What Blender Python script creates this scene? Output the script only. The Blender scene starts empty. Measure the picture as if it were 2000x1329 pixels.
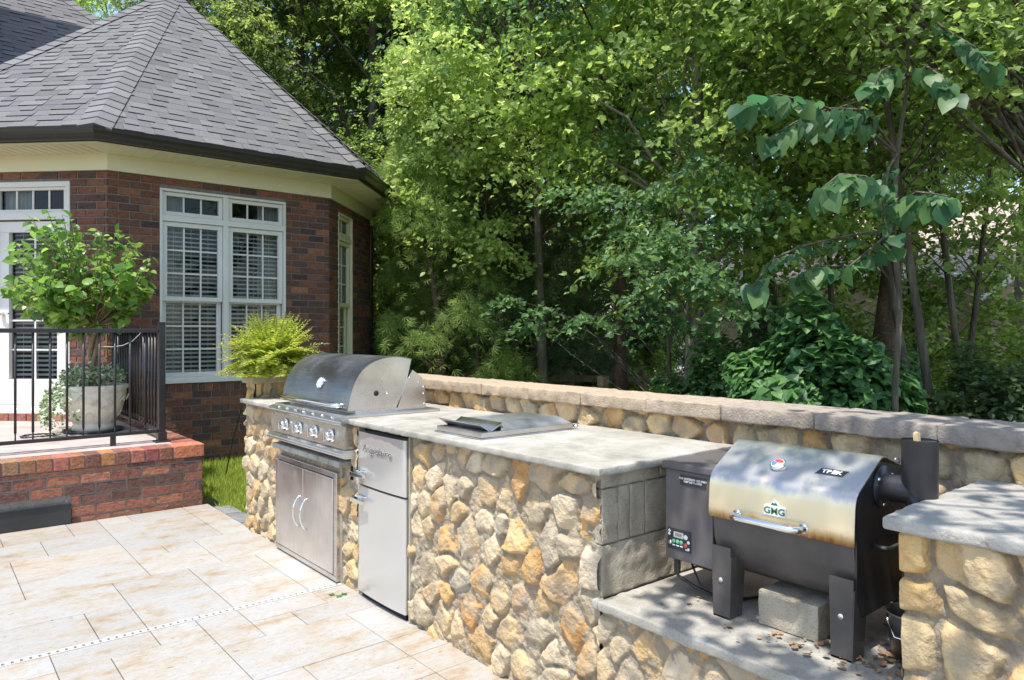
import bpy, math, random
import numpy as np
from mathutils import Vector, noise as mnoise
R = math.radians
sc = bpy.context.scene
COL = sc.collection

# ------------------------------------------------------------------ camera, light, exposure
cam_d = bpy.data.cameras.new("camera"); cam = bpy.data.objects.new("camera", cam_d); COL.objects.link(cam)
cam.location = (0, 0, 1.42); cam.rotation_euler = (R(90), 0, R(-39.7))
cam_d.sensor_width = 36; cam_d.lens = 25.38; cam_d.shift_y = -0.00725
cam_d.clip_start = 0.05; cam_d.clip_end = 600
sc.camera = cam
SUN_TO = Vector((-0.33, -0.12, 0.935)).normalized()
sun_el = math.asin(SUN_TO.z); sun_az = math.atan2(SUN_TO.x, SUN_TO.y)
w = bpy.data.worlds.new("World"); sc.world = w; w.use_nodes = True
wn = w.node_tree.nodes; wl = w.node_tree.links
sky = wn.new('ShaderNodeTexSky'); sky.sky_type = 'NISHITA'; sky.sun_disc = False
sky.sun_elevation = sun_el; sky.sun_rotation = sun_az
bg = wn['Background']; bg.inputs[1].default_value = 0.15; wl.new(sky.outputs[0], bg.inputs[0])
sd = bpy.data.lights.new("sun", 'SUN'); sd.energy = 3.3; sd.angle = R(0.5); sd.color = (1, .955, .88)
sun = bpy.data.objects.new("sun", sd); COL.objects.link(sun)
sun.rotation_euler = SUN_TO.to_track_quat('Z', 'Y').to_euler()
sc.view_settings.view_transform = 'Standard'; sc.view_settings.look = 'None'
sc.view_settings.exposure = 1.08; sc.view_settings.gamma = 1
sc.cycles.use_denoising = True
sc.cycles.max_bounces = 7; sc.cycles.diffuse_bounces = 4; sc.cycles.transmission_bounces = 4
sc.cycles.transparent_max_bounces = 6

# ------------------------------------------------------------------ helpers
def P(px, k):
    X = (px - 1000) / 1410 * k
    return (0.6388 * k + 0.7694 * X, 0.7694 * k - 0.6388 * X)
def PZ(py, k): return 1.42 - (py - 650) / 1410 * k

class B:
    def __init__(s): s.v = []; s.f = []; s.c = []; s.m = []; s.sm = []
    def add(s, vs, fs, col=(1, 1, 1), mi=0, smooth=False):
        o = len(s.v); s.v += [tuple(p) for p in vs]; s.c += [col] * len(vs)
        for f in fs: s.f.append([i + o for i in f]); s.m.append(mi); s.sm.append(smooth)
        return s
    def box(s, x0, x1, y0, y1, z0, z1, col=(1, 1, 1), mi=0):
        return s.add([(x0,y0,z0),(x1,y0,z0),(x1,y1,z0),(x0,y1,z0),(x0,y0,z1),(x1,y0,z1),(x1,y1,z1),(x0,y1,z1)],
                     [(0,3,2,1),(4,5,6,7),(0,1,5,4),(1,2,6,5),(2,3,7,6),(3,0,4,7)], col, mi)
    def hexa(s, p, col=(1,1,1), mi=0):   # 8 points like box
        return s.add(p, [(0,3,2,1),(4,5,6,7),(0,1,5,4),(1,2,6,5),(2,3,7,6),(3,0,4,7)], col, mi)
    def tube(s, path, rad, n=8, col=(1,1,1), mi=0, cap=True):
        path = [Vector(p) for p in path]
        if not hasattr(rad, '__len__'): rad = [rad] * len(path)
        vs = []; fs = []; prev = None
        for i, p in enumerate(path):
            d = (path[min(i+1, len(path)-1)] - path[max(i-1, 0)]).normalized()
            if prev is None:
                a = Vector((0,0,1)) if abs(d.z) < .9 else Vector((1,0,0)); u = d.cross(a).normalized()
            else: u = (prev - d * prev.dot(d)).normalized()
            prev = u; w_ = d.cross(u)
            for k in range(n):
                t = 2*math.pi*k/n; vs.append(p + (u*math.cos(t) + w_*math.sin(t)) * rad[i])
        for i in range(len(path)-1):
            for k in range(n):
                a = i*n+k; b = i*n+(k+1)%n; fs.append((a, b, b+n, a+n))
        if cap: fs.append(tuple(range(n))[::-1]); fs.append(tuple(range((len(path)-1)*n, len(path)*n)))
        return s.add(vs, fs, col, mi, True)
    def lathe(s, prof, c, n=32, col=(1,1,1), mi=0):
        vs = []; fs = []
        for r, z in prof:
            for k in range(n):
                t = 2*math.pi*k/n; vs.append((c[0]+r*math.cos(t), c[1]+r*math.sin(t), c[2]+z))
        for i in range(len(prof)-1):
            for k in range(n):
                a = i*n+k; b = i*n+(k+1)%n; fs.append((a, b, b+n, a+n))
        return s.add(vs, fs, col, mi, True)
    def prism(s, prof, y0, y1, col=(1,1,1), mi=0, caps=True, smooth=False):   # profile in (x,z), extruded along y
        n = len(prof); vs = [(x, y0, z) for x, z in prof] + [(x, y1, z) for x, z in prof]
        s.add(vs, [(i, (i+1) % n, (i+1) % n + n, i + n) for i in range(n)], col, mi, smooth)
        if caps: s.add(vs, [tuple(range(n))[::-1], tuple(range(n, 2*n))], col, mi)
        return s
    def sheet(s, prof, y0, y1, th=.003, col=(1,1,1), mi=0, smooth=True):  # open profile with thickness
        pr = [Vector((x, 0, z)) for x, z in prof]; off = []
        for i, p in enumerate(pr):
            d = (pr[min(i+1, len(pr)-1)] - pr[max(i-1, 0)]).normalized(); off.append(p + Vector((d.z, 0, -d.x)) * th)
        loop = [(p.x, p.z) for p in pr] + [(p.x, p.z) for p in off[::-1]]
        n = len(loop); m = len(pr)
        vs = [(x, y0, z) for x, z in loop] + [(x, y1, z) for x, z in loop]
        s.add(vs, [(i, (i+1) % n, (i+1) % n + n, i + n) for i in range(n)], col, mi, smooth)
        for i in range(m-1):
            a, b, c, d = i, i+1, n-2-i, n-1-i
            s.add([vs[j] for j in (a, b, c, d)], [(0,1,2,3)], col, mi); s.add([vs[j+n] for j in (a, b, c, d)], [(3,2,1,0)], col, mi)
        return s

def tag(o, label=None, cat=None, group=None, kind=None):
    if label: o['label'] = label
    if cat: o['category'] = cat
    if group: o['group'] = group
    if kind: o['kind'] = kind
    return o
def link_mesh(name, me, mats, parent=None, bevel=0, seg=2):
    o = bpy.data.objects.new(name, me); COL.objects.link(o)
    for m in (mats if isinstance(mats, (list, tuple)) else [mats]): me.materials.append(m)
    if parent is not None:
        o.parent = parent
        if not parent.get('_local'):
            t = Vector((0, 0, 0)); q = parent
            while q is not None: t += q.location; q = q.parent
            o.location = -t
    if bevel:
        b = o.modifiers.new('bevel', 'BEVEL'); b.width = bevel; b.segments = seg; b.limit_method = 'ANGLE'; b.angle_limit = R(40)
        b.harden_normals = False
    return o
def obj(name, b, mats, parent=None, bevel=0, seg=2, smooth=None):
    me = bpy.data.meshes.new(name); me.from_pydata(b.v, [], b.f); 
    me.polygons.foreach_set('material_index', b.m)
    me.polygons.foreach_set('use_smooth', [smooth] * len(b.f) if smooth is not None else b.sm)
    ca = me.color_attributes.new('Col', 'FLOAT_COLOR', 'POINT')
    ca.data.foreach_set('color', np.hstack([np.array(b.c, dtype=np.float32).reshape(-1, 3), np.ones((len(b.c), 1), np.float32)]).ravel())
    me.update()
    return link_mesh(name, me, mats, parent, bevel, seg)
def npmesh(name, V, F, mats, parent=None, C=None, smooth=False):
    me = bpy.data.meshes.new(name); n = len(V); m, k = F.shape
    me.vertices.add(n); me.vertices.foreach_set('co', V.astype(np.float32).ravel())
    me.loops.add(m*k); me.loops.foreach_set('vertex_index', F.astype(np.int32).ravel())
    me.polygons.add(m); me.polygons.foreach_set('loop_start', np.arange(0, m*k, k, dtype=np.int32))
    me.polygons.foreach_set('loop_total', np.full(m, k, dtype=np.int32))
    me.polygons.foreach_set('use_smooth', np.full(m, smooth))
    me.update(calc_edges=True)
    if C is not None:
        ca = me.color_attributes.new('Col', 'FLOAT_COLOR', 'POINT')
        ca.data.foreach_set('color', np.hstack([C, np.ones((n, 1))]).astype(np.float32).ravel())
    return link_mesh(name, me, mats, parent)
def empty(name, loc, label, cat, group=None, kind=None, local=False):
    o = bpy.data.objects.new(name, None); COL.objects.link(o); o.location = loc; o.empty_display_size = .1
    if local: o['_local'] = 1
    return tag(o, label, cat, group, kind)
def copy_tree(root, loc, rz, scale, label):
    def rec(o, par):
        c = o.copy(); COL.objects.link(c)
        if par is not None: c.parent = par
        for ch in list(o.children): rec(ch, c)
        return c
    r = rec(root, None); r.location = loc; r.rotation_euler = (0, 0, rz); r.scale = (scale,)*3; r['label'] = label
    return r

# ------------------------------------------------------------------ materials
def newmat(name):
    m = bpy.data.materials.new(name); m.use_nodes = True
    return m, m.node_tree.nodes, m.node_tree.links, m.node_tree.nodes['Principled BSDF']
def ramp(n, stops):
    r = n.new('ShaderNodeValToRGB'); e = r.color_ramp.elements
    while len(e) < len(stops): e.new(.5)
    for q, (p, c) in zip(e, stops): q.position = p; q.color = (*c, 1) if len(c) == 3 else c
    return r
def tex(n, l, coord, scale, detail=4, rough=.55, stretch=(1,1,1), rot=(0,0,0)):
    tc = n.new('ShaderNodeTexCoord'); mp = n.new('ShaderNodeMapping'); mp.inputs['Scale'].default_value = stretch
    mp.inputs['Rotation'].default_value = rot
    l.new(tc.outputs[coord], mp.inputs[0])
    t = n.new('ShaderNodeTexNoise'); t.inputs['Scale'].default_value = scale; t.inputs['Detail'].default_value = detail
    t.inputs['Roughness'].default_value = rough; l.new(mp.outputs[0], t.inputs['Vector']); return t
def mixrgb(n, l, mode, fac, a, b):
    x = n.new('ShaderNodeMix'); x.data_type = 'RGBA'; x.blend_type = mode
    for idx, val in ((0, fac), (6, a), (7, b)):
        if hasattr(val, 'links') or hasattr(val, 'is_linked'): l.new(val, x.inputs[idx])
        else: x.inputs[idx].default_value = (*val, 1) if idx else val
    return x.outputs[2]
def mk(name, stops, scale=6, detail=4, rough=.7, attr=False, metal=0, bump=0, bscale=40, bdetail=5, stretch=(1,1,1), coat=0, spec=None, bstretch=(1,1,1), dist=.01):
    m, n, l, p = newmat(name)
    t = tex(n, l, 'Object', scale, detail, stretch=stretch); r = ramp(n, stops); l.new(t.outputs[0], r.inputs[0]); c = r.outputs[0]
    if attr:
        a = n.new('ShaderNodeAttribute'); a.attribute_name = 'Col'
        c = mixrgb(n, l, 'MULTIPLY', 1.0, a.outputs[0], c)
    l.new(c, p.inputs['Base Color']); p.inputs['Roughness'].default_value = rough; p.inputs['Metallic'].default_value = metal
    if coat: p.inputs['Coat Weight'].default_value = coat; p.inputs['Coat Roughness'].default_value = .08
    if spec is not None: p.inputs['Specular IOR Level'].default_value = spec
    if bump:
        t2 = tex(n, l, 'Object', bscale, bdetail, stretch=bstretch); b = n.new('ShaderNodeBump'); b.inputs['Strength'].default_value = bump
        b.inputs['Distance'].default_value = dist
        l.new(t2.outputs[0], b.inputs['Height']); l.new(b.outputs[0], p.inputs['Normal'])
    return m
def g(v, t=0): return (v, v, v) if not t else (v*(1+t), v, v*(1-t))

M = {}
M['stone'] = mk('fieldstone', [(.25, (.62,.60,.60)), (.45, (.95,.93,.90)), (.6, (1.05,1.0,.93)), (.75, (1.3,1.2,1.02))], 14, 6, .82, True, bump=1, bscale=70, bdetail=9, dist=.010)
M['concrete'] = mk('cast_concrete', [(.3, (.27,.252,.212)), (.5, (.355,.335,.29)), (.7, (.42,.40,.355))], 7, 9, .8, bump=.6, bscale=90, bdetail=6, dist=.004)
def speckle(m, scales=((170, .36, .45, .72), (11, .35, .6, .84), (2.2, .35, .62, .86))):
    n, l = m.node_tree.nodes, m.node_tree.links; p_ = n['Principled BSDF']; c = p_.inputs['Base Color'].links[0].from_socket
    for s_, a, b_, v in scales:
        t = tex(n, l, 'Object', s_, 6, .65); r = ramp(n, [(a, g(v)), (b_, g(1.04))]); l.new(t.outputs[0], r.inputs[0]); c = mixrgb(n, l, 'MULTIPLY', 1.0, c, r.outputs[0])
    l.new(c, p_.inputs['Base Color']); return m
speckle(M['concrete'])
M['block'] = mk('cinder_block', [(.3, (.31,.265,.195)), (.5, (.42,.365,.275)), (.7, (.49,.435,.34))], 8, 8, .9, bump=1, bscale=160, bdetail=4, dist=.006)
speckle(M['block'])
M['cap'] = mk('cast_cap', [(.3, (.74,.72,.70)), (.5, (.95,.94,.92)), (.68, (1.12,1.1,1.08))], 26, 8, .85, True, bump=.8, bscale=110, bdetail=5, dist=.006)
M['brick'] = mk('face_brick', [(.3, (.55,.52,.52)), (.5, (.95,.95,.95)), (.7, (1.3,1.22,1.15))], 22, 8, .85, True, bump=1, bscale=50, bdetail=7, dist=.008, stretch=(1,1,2.2))
M['mortar'] = mk('brick_mortar', [(.3, (.20,.17,.14)), (.7, (.30,.265,.225))], 20, 5, .9, bump=.5, bscale=120)
M['mortar_wall'] = mk('house_mortar', [(.3, (.17,.145,.125)), (.7, (.24,.21,.185))], 20, 5, .9, bump=.5, bscale=120)
M['paint'] = mk('white_paint', [(.3, (.66,.64,.585)), (.7, (.72,.70,.645))], 2, 2, .45)
M['trim'] = mk('bounce_tinted_trim', [(.3, (.66,.62,.42)), (.7, (.70,.66,.46))], 2, 2, .5)  # light bounced off foliage is painted in as a yellow tint
M['blk'] = mk('black_metal', [(.3, (.016,.015,.017)), (.7, (.028,.026,.03))], 8, 4, .38, bump=.05, bscale=100)
M['gutter'] = mk('dark_gutter', [(.3, (.022,.019,.017)), (.7, (.03,.026,.023))], 3, 3, .32)
M['smokerblk'] = mk('grill_enamel', [(.3, (.055,.048,.045)), (.6, (.085,.075,.07)), (.75, (.12,.105,.09))], 9, 8, .42, bump=.06, bscale=30)
M['hopper'] = mk('hopper_enamel', [(.3, (.085,.075,.075)), (.6, (.11,.10,.098)), (.8, (.15,.14,.13))], 6, 7, .5, bump=.05, bscale=60)
M['shingle'] = mk('asphalt_shingle', [(.3, (.7,.7,.7)), (.5, (.95,.95,.95)), (.7, (1.25,1.25,1.25))], 150, 3, .95, True, bump=.6, bscale=260, bdetail=2, dist=.004)
M['dark'] = mk('dark_void', [(.3, (.012,.011,.01)), (.7, (.02,.018,.016))], 5, 2, .9)
M['plastic_w'] = mk('white_plastic', [(.3, (.50,.49,.46)), (.7, (.58,.57,.54))], 30, 4, .5)
M['bark_pale'] = mk('pale_bark', [(.3, (.13,.115,.09)), (.5, (.22,.20,.165)), (.72, (.34,.31,.26))], 9, 7, .95, bump=1, bscale=25, stretch=(1,1,.25), dist=.02)
M['bark'] = mk('tree_bark', [(.3, (.05,.04,.03)), (.5, (.10,.082,.06)), (.72, (.20,.17,.135))], 9, 7, .95, bump=1, bscale=25, bstretch=(1,1,.2), stretch=(1,1,.25), dist=.03)
M['bark_red'] = mk('reddish_bark', [(.3, (.045,.028,.018)), (.5, (.10,.062,.04)), (.72, (.17,.11,.07))], 9, 7, .95, bump=1, bscale=25, stretch=(1,1,.2), dist=.03)
M['twig'] = mk('pale_twig', [(.3, (.16,.11,.06)), (.7, (.30,.22,.13))], 30, 5, .85, bump=.4, bscale=60)
M['pot'] = mk('glazed_stone_pot', [(.3, (.50,.45,.36)), (.5, (.66,.61,.51)), (.7, (.74,.70,.60))], 12, 6, .5, bump=.3, bscale=26)
M['soil'] = mk('soil', [(.3, (.03,.022,.016)), (.7, (.07,.05,.035))], 30, 6, .95, bump=1, bscale=60)
M['flagstone'] = mk('stamped_paving', [(.3, (.30,.245,.225)), (.5, (.40,.335,.31)), (.7, (.47,.40,.37))], 4, 8, .75, bump=.3, bscale=30)
M['chrome'] = mk('chrome', [(.3, g(.75)), (.7, g(.82))], 3, 2, .08, metal=1)
M['fridge'] = mk('silver_enamel', [(.3, (.55,.54,.51)), (.7, (.60,.59,.56))], 1.2, 2, .22, metal=.55, coat=.5)
M['glasspane'] = None
M['curtain'] = mk('grey_curtain', [(.3, (.34,.34,.33)), (.7, (.5,.5,.49))], 3, 3, .9)
M['blind'] = mk('white_blind', [(.3, (.78,.76,.72)), (.7, (.84,.82,.78))], 3, 3, .6)
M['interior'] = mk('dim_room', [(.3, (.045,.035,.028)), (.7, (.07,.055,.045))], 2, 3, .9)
M['wood'] = mk('split_wood', [(.3, (.50,.34,.17)), (.7, (.72,.54,.31))], 8, 5, .8, stretch=(1,1,.1))
M['postwood'] = mk('weathered_wood', [(.3, (.20,.14,.08)), (.7, (.38,.28,.17))], 8, 5, .85, stretch=(1,1,.1))
M['white_ink'] = mk('white_ink', [(.3, g(.75)), (.7, g(.8))], 3, 1, .5)
M['green_ink'] = mk('green_ink', [(.3, (.03,.13,.045)), (.7, (.04,.16,.06))], 3, 1, .45)
M['black_ink'] = mk('black_ink', [(.3, (.02,.02,.022)), (.7, (.03,.03,.034))], 3, 1, .4)
M['red_ink'] = mk('red_ink', [(.3, (.6,.05,.05)), (.7, (.7,.08,.07))], 3, 1, .4)
M['blue_ink'] = mk('blue_ink', [(.3, (.06,.15,.5)), (.7, (.1,.2,.6))], 3, 1, .4)
M['pinkred'] = mk('coral_button', [(.3, (.5,.09,.06)), (.7, (.6,.12,.08))], 3, 1, .4)
M['galv'] = mk('smoked_zinc', [(.3, g(.10, .05)), (.7, g(.22, .03))], 8, 5, .35, metal=.8)
M['deadleaf'] = mk('dead_leaf', [(.3, (.20,.11,.055)), (.7, (.40,.27,.17))], 5, 3, .8)
M['black_plastic'] = mk('black_plastic', [(.3, (.02,.02,.022)), (.7, (.045,.045,.047))], 4, 5, .55)

def steel(name, lo=.42, hi=.62, rough=.3, dirn=(1,1,60), warm=0., dirt=.15):
    m, n, l, p = newmat(name)
    t = tex(n, l, 'Object', 6, 6, stretch=dirn)
    r = ramp(n, [(.3, (lo*(1+warm), lo, lo*(1-warm))), (.7, (hi*(1+warm), hi, hi*(1-warm)))]); l.new(t.outputs[0], r.inputs[0])
    t2 = tex(n, l, 'Object', 4, 6); r2 = ramp(n, [(.35, g(1-dirt)), (.6, g(1))]); l.new(t2.outputs[0], r2.inputs[0])
    l.new(mixrgb(n, l, 'MULTIPLY', 1.0, r.outputs[0], r2.outputs[0]), p.inputs['Base Color'])
    rr = ramp(n, [(.3, g(rough*.8)), (.7, g(rough*1.25))]); l.new(t2.outputs[0], rr.inputs[0]); l.new(rr.outputs[0], p.inputs['Roughness'])
    p.inputs['Metallic'].default_value = 1
    b = n.new('ShaderNodeBump'); b.inputs['Strength'].default_value = .08; b.inputs['Distance'].default_value = .002
    l.new(t.outputs[0], b.inputs['Height']); l.new(b.outputs[0], p.inputs['Normal'])
    return m
M['steel'] = steel('brushed_steel', .55, .72, .3, (1,1,40), .03)
M['steel_v'] = steel('brushed_steel_door', .62, .76, .36, (30,30,1), .05)
M['hood'] = steel('used_steel_hood', .24, .36, .38, (40,1,40), .0, .35)
M['hood_side'] = steel('polished_steel_side', .60, .72, .25, (1,1,1), .04, .2)

# smoker lid: steel with rust creeping up from the lower edge
def lid_mat():
    m, n, l, p = newmat('weathered_steel_lid')
    tc = n.new('ShaderNodeTexCoord'); sx = n.new('ShaderNodeSeparateXYZ'); l.new(tc.outputs['Object'], sx.inputs[0])
    mr = n.new('ShaderNodeMapRange'); mr.inputs['From Min'].default_value = .80; mr.inputs['From Max'].default_value = .95
    l.new(sx.outputs[2], mr.inputs[0])
    t = tex(n, l, 'Object', 14, 8, .65, stretch=(1,1,.35))
    ad = n.new('ShaderNodeMath'); ad.operation = 'MULTIPLY_ADD'; l.new(t.outputs[0], ad.inputs[0]); ad.inputs[1].default_value = -.55; l.new(mr.outputs[0], ad.inputs[2])
    ad2 = n.new('ShaderNodeMath'); ad2.operation = 'ADD'; l.new(ad.outputs[0], ad2.inputs[0]); ad2.inputs[1].default_value = .25
    r = ramp(n, [(.0, (.10,.03,.01)), (.07, (.36,.15,.04)), (.15, (.64,.43,.19)), (.26, (.80,.68,.46)), (.84, (.80,.68,.48)), (.97, (.46,.45,.43))])
    l.new(ad2.outputs[0], r.inputs[0]); l.new(r.outputs[0], p.inputs['Base Color'])
    rm = ramp(n, [(.03, g(.0)), (.16, g(.55)), (.5, g(.85)), (.9, g(.95))]); l.new(ad2.outputs[0], rm.inputs[0]); l.new(rm.outputs[0], p.inputs['Metallic'])
    t2 = tex(n, l, 'Object', 7, 7); rr = ramp(n, [(.3, g(.34)), (.7, g(.52))]); l.new(t2.outputs[0], rr.inputs[0]); l.new(rr.outputs[0], p.inputs['Roughness'])
    return m
M['lid'] = lid_mat()

def travertine():
    m, n, l, p = newmat('travertine')
    a = n.new('ShaderNodeAttribute'); a.attribute_name = 'Col'
    t = tex(n, l, 'Object', 1.5, 9, .62, stretch=(1,1.7,1)); r = ramp(n, [(.33, (1.04,1.08,1.14)), (.51, (1.02,1.01,.99)), (.57, (1.0,.93,.82)), (.62, (.93,.78,.60)), (.69, (.74,.54,.37))])
    tb = tex(n, l, 'Object', 5, 7, .6, stretch=(1,1.8,1)); av = n.new('ShaderNodeMath'); av.operation = 'MULTIPLY_ADD'; l.new(tb.outputs[0], av.inputs[0]); av.inputs[1].default_value = .6
    av2 = n.new('ShaderNodeMath'); av2.operation = 'MULTIPLY'; l.new(t.outputs[0], av2.inputs[0]); av2.inputs[1].default_value = .45; l.new(av2.outputs[0], av.inputs[2]); l.new(av.outputs[0], r.inputs[0])
    c = mixrgb(n, l, 'MULTIPLY', 1.0, a.outputs[0], r.outputs[0])
    t1 = tex(n, l, 'Object', 26, 6, .6, stretch=(1,2,1)); r1 = ramp(n, [(.35, g(.88)), (.6, g(1.03))]); l.new(t1.outputs[0], r1.inputs[0])
    c = mixrgb(n, l, 'MULTIPLY', 1.0, c, r1.outputs[0])
    t2 = tex(n, l, 'Object', 22, 5, .7, stretch=(1,2.2,1)); r2 = ramp(n, [(.315, (.25,.19,.13)), (.355, g(1))]); l.new(t2.outputs[0], r2.inputs[0])
    c = mixrgb(n, l, 'MULTIPLY', 1.0, c, r2.outputs[0])
    t3 = tex(n, l, 'Object', 75, 3, .6, stretch=(1,1.6,1)); r3 = ramp(n, [(.305, (.42,.35,.27)), (.35, g(1))]); l.new(t3.outputs[0], r3.inputs[0])
    c = mixrgb(n, l, 'MULTIPLY', 1.0, c, r3.outputs[0])
    l.new(c, p.inputs['Base Color']); p.inputs['Roughness'].default_value = .6
    b = n.new('ShaderNodeBump'); b.inputs['Strength'].default_value = .5; b.inputs['Distance'].default_value = .004
    l.new(r2.outputs[0], b.inputs['Height']); b2 = n.new('ShaderNodeBump'); b2.inputs['Strength'].default_value = .25; b2.inputs['Distance'].default_value = .003
    l.new(t1.outputs[0], b2.inputs['Height']); l.new(b.outputs[0], b2.inputs['Normal']); l.new(b2.outputs[0], p.inputs['Normal'])
    return m
M['trav'] = travertine()

def glass():
    m, n, l, p = newmat('window_glass')
    n.remove(p); out = n['Material Output']
    tr = n.new('ShaderNodeBsdfTransparent'); tr.inputs[0].default_value = (.82,.86,.84,1)
    gl = n.new('ShaderNodeBsdfGlossy'); gl.inputs['Roughness'].default_value = .01; gl.inputs[0].default_value = (.95,.95,.95,1)
    fr = n.new('ShaderNodeFresnel'); fr.inputs[0].default_value = 1.38
    mx = n.new('ShaderNodeMixShader'); l.new(fr.outputs[0], mx.inputs[0]); l.new(tr.outputs[0], mx.inputs[1]); l.new(gl.outputs[0], mx.inputs[2])
    l.new(mx.outputs[0], out.inputs[0]); return m
M['glasspane'] = glass()

def leafmat(name, cols, trans=.35, rough=.45, spec=.4):
    m, n, l, p = newmat(name)
    ge = n.new('ShaderNodeNewGeometry'); r = ramp(n, cols); l.new(ge.outputs['Random Per Island'], r.inputs[0])
    oi = n.new('ShaderNodeObjectInfo'); hs = n.new('ShaderNodeHueSaturation')
    mr = n.new('ShaderNodeMapRange'); mr.inputs['To Min'].default_value = .8; mr.inputs['To Max'].default_value = 1.2; l.new(oi.outputs['Random'], mr.inputs[0])
    l.new(mr.outputs[0], hs.inputs['Value']); l.new(r.outputs[0], hs.inputs['Color'])
    l.new(hs.outputs[0], p.inputs['Base Color']); p.inputs['Roughness'].default_value = rough; p.inputs['Specular IOR Level'].default_value = spec
    tl = n.new('ShaderNodeBsdfTranslucent'); hs2 = n.new('ShaderNodeHueSaturation'); hs2.inputs['Value'].default_value = 2.1; hs2.inputs['Hue'].default_value = .485
    l.new(hs.outputs[0], hs2.inputs['Color']); l.new(hs2.outputs[0], tl.inputs[0])
    mx = n.new('ShaderNodeMixShader'); mx.inputs[0].default_value = trans
    l.new(p.outputs[0], mx.inputs[1]); l.new(tl.outputs[0], mx.inputs[2]); l.new(mx.outputs[0], n['Material Output'].inputs[0])
    return m
L = {}
L['maple'] = leafmat('maple_leaf', [(0, (.085,.15,.034)), (.5, (.16,.245,.055)), (1, (.30,.40,.095))], .55)
L['maple_b'] = leafmat('bluegreen_leaf', [(0, (.05,.12,.045)), (.5, (.09,.18,.06)), (1, (.17,.28,.09))], .45)
L['bright'] = leafmat('bright_leaf', [(0, (.18,.27,.06)), (.5, (.28,.38,.095)), (1, (.42,.52,.17))], .5)
L['far'] = leafmat('forest_leaf', [(0, (.08,.135,.033)), (.45, (.17,.25,.052)), (1, (.36,.46,.11))], .58)
L['dark'] = leafmat('evergreen_leaf', [(0, (.04,.075,.03)), (.5, (.07,.12,.04)), (1, (.13,.19,.06))], .4)
L['cedar'] = leafmat('cedar_spray', [(0, (.10,.18,.045)), (.5, (.18,.28,.065)), (1, (.32,.42,.11))], .45, .6)
L['vine'] = leafmat('vine_leaf', [(0, (.035,.10,.04)), (.5, (.075,.18,.055)), (1, (.14,.28,.08))], .4)
L['big'] = leafmat('broad_leaf', [(0, (.035,.12,.055)), (.5, (.07,.17,.07)), (1, (.16,.28,.10))], .5, .45)
L['hib'] = leafmat('hibiscus_leaf', [(0, (.05,.12,.025)), (.5, (.12,.24,.04)), (1, (.25,.38,.085))], .4, .35, .5)
L['fern'] = leafmat('fern_leaf', [(0, (.20,.28,.03)), (.5, (.34,.43,.05)), (1, (.50,.58,.10))], .5, .5)
L['ivy'] = leafmat('variegated_ivy', [(0, (.07,.15,.04)), (.4, (.14,.24,.08)), (.6, (.45,.48,.34)), (1, (.6,.62,.48))], .3)
L['grass'] = leafmat('grass_blade', [(0, (.14,.20,.03)), (.5, (.26,.34,.05)), (1, (.40,.45,.10))], .4, .6, .2)

# ------------------------------------------------------------------ numpy noise
def vnoise(x, y, seed):
    rs = np.random.RandomState(seed); T = rs.rand(256, 256)
    xi = np.floor(x).astype(int); yi = np.floor(y).astype(int); fx = x - xi; fy = y - yi
    fx = fx*fx*(3-2*fx); fy = fy*fy*(3-2*fy)
    a = T[xi & 255, yi & 255]; b = T[(xi+1) & 255, yi & 255]; c = T[xi & 255, (yi+1) & 255]; d = T[(xi+1) & 255, (yi+1) & 255]
    return (a*(1-fx)+b*fx)*(1-fy) + (c*(1-fx)+d*fx)*fy - .5
def fbm(x, y, seed, o=4):
    s = 0; a = 1
    for i in range(o): s = s + a*vnoise(x*2**i, y*2**i, seed+i); a *= .5
    return s

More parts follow.
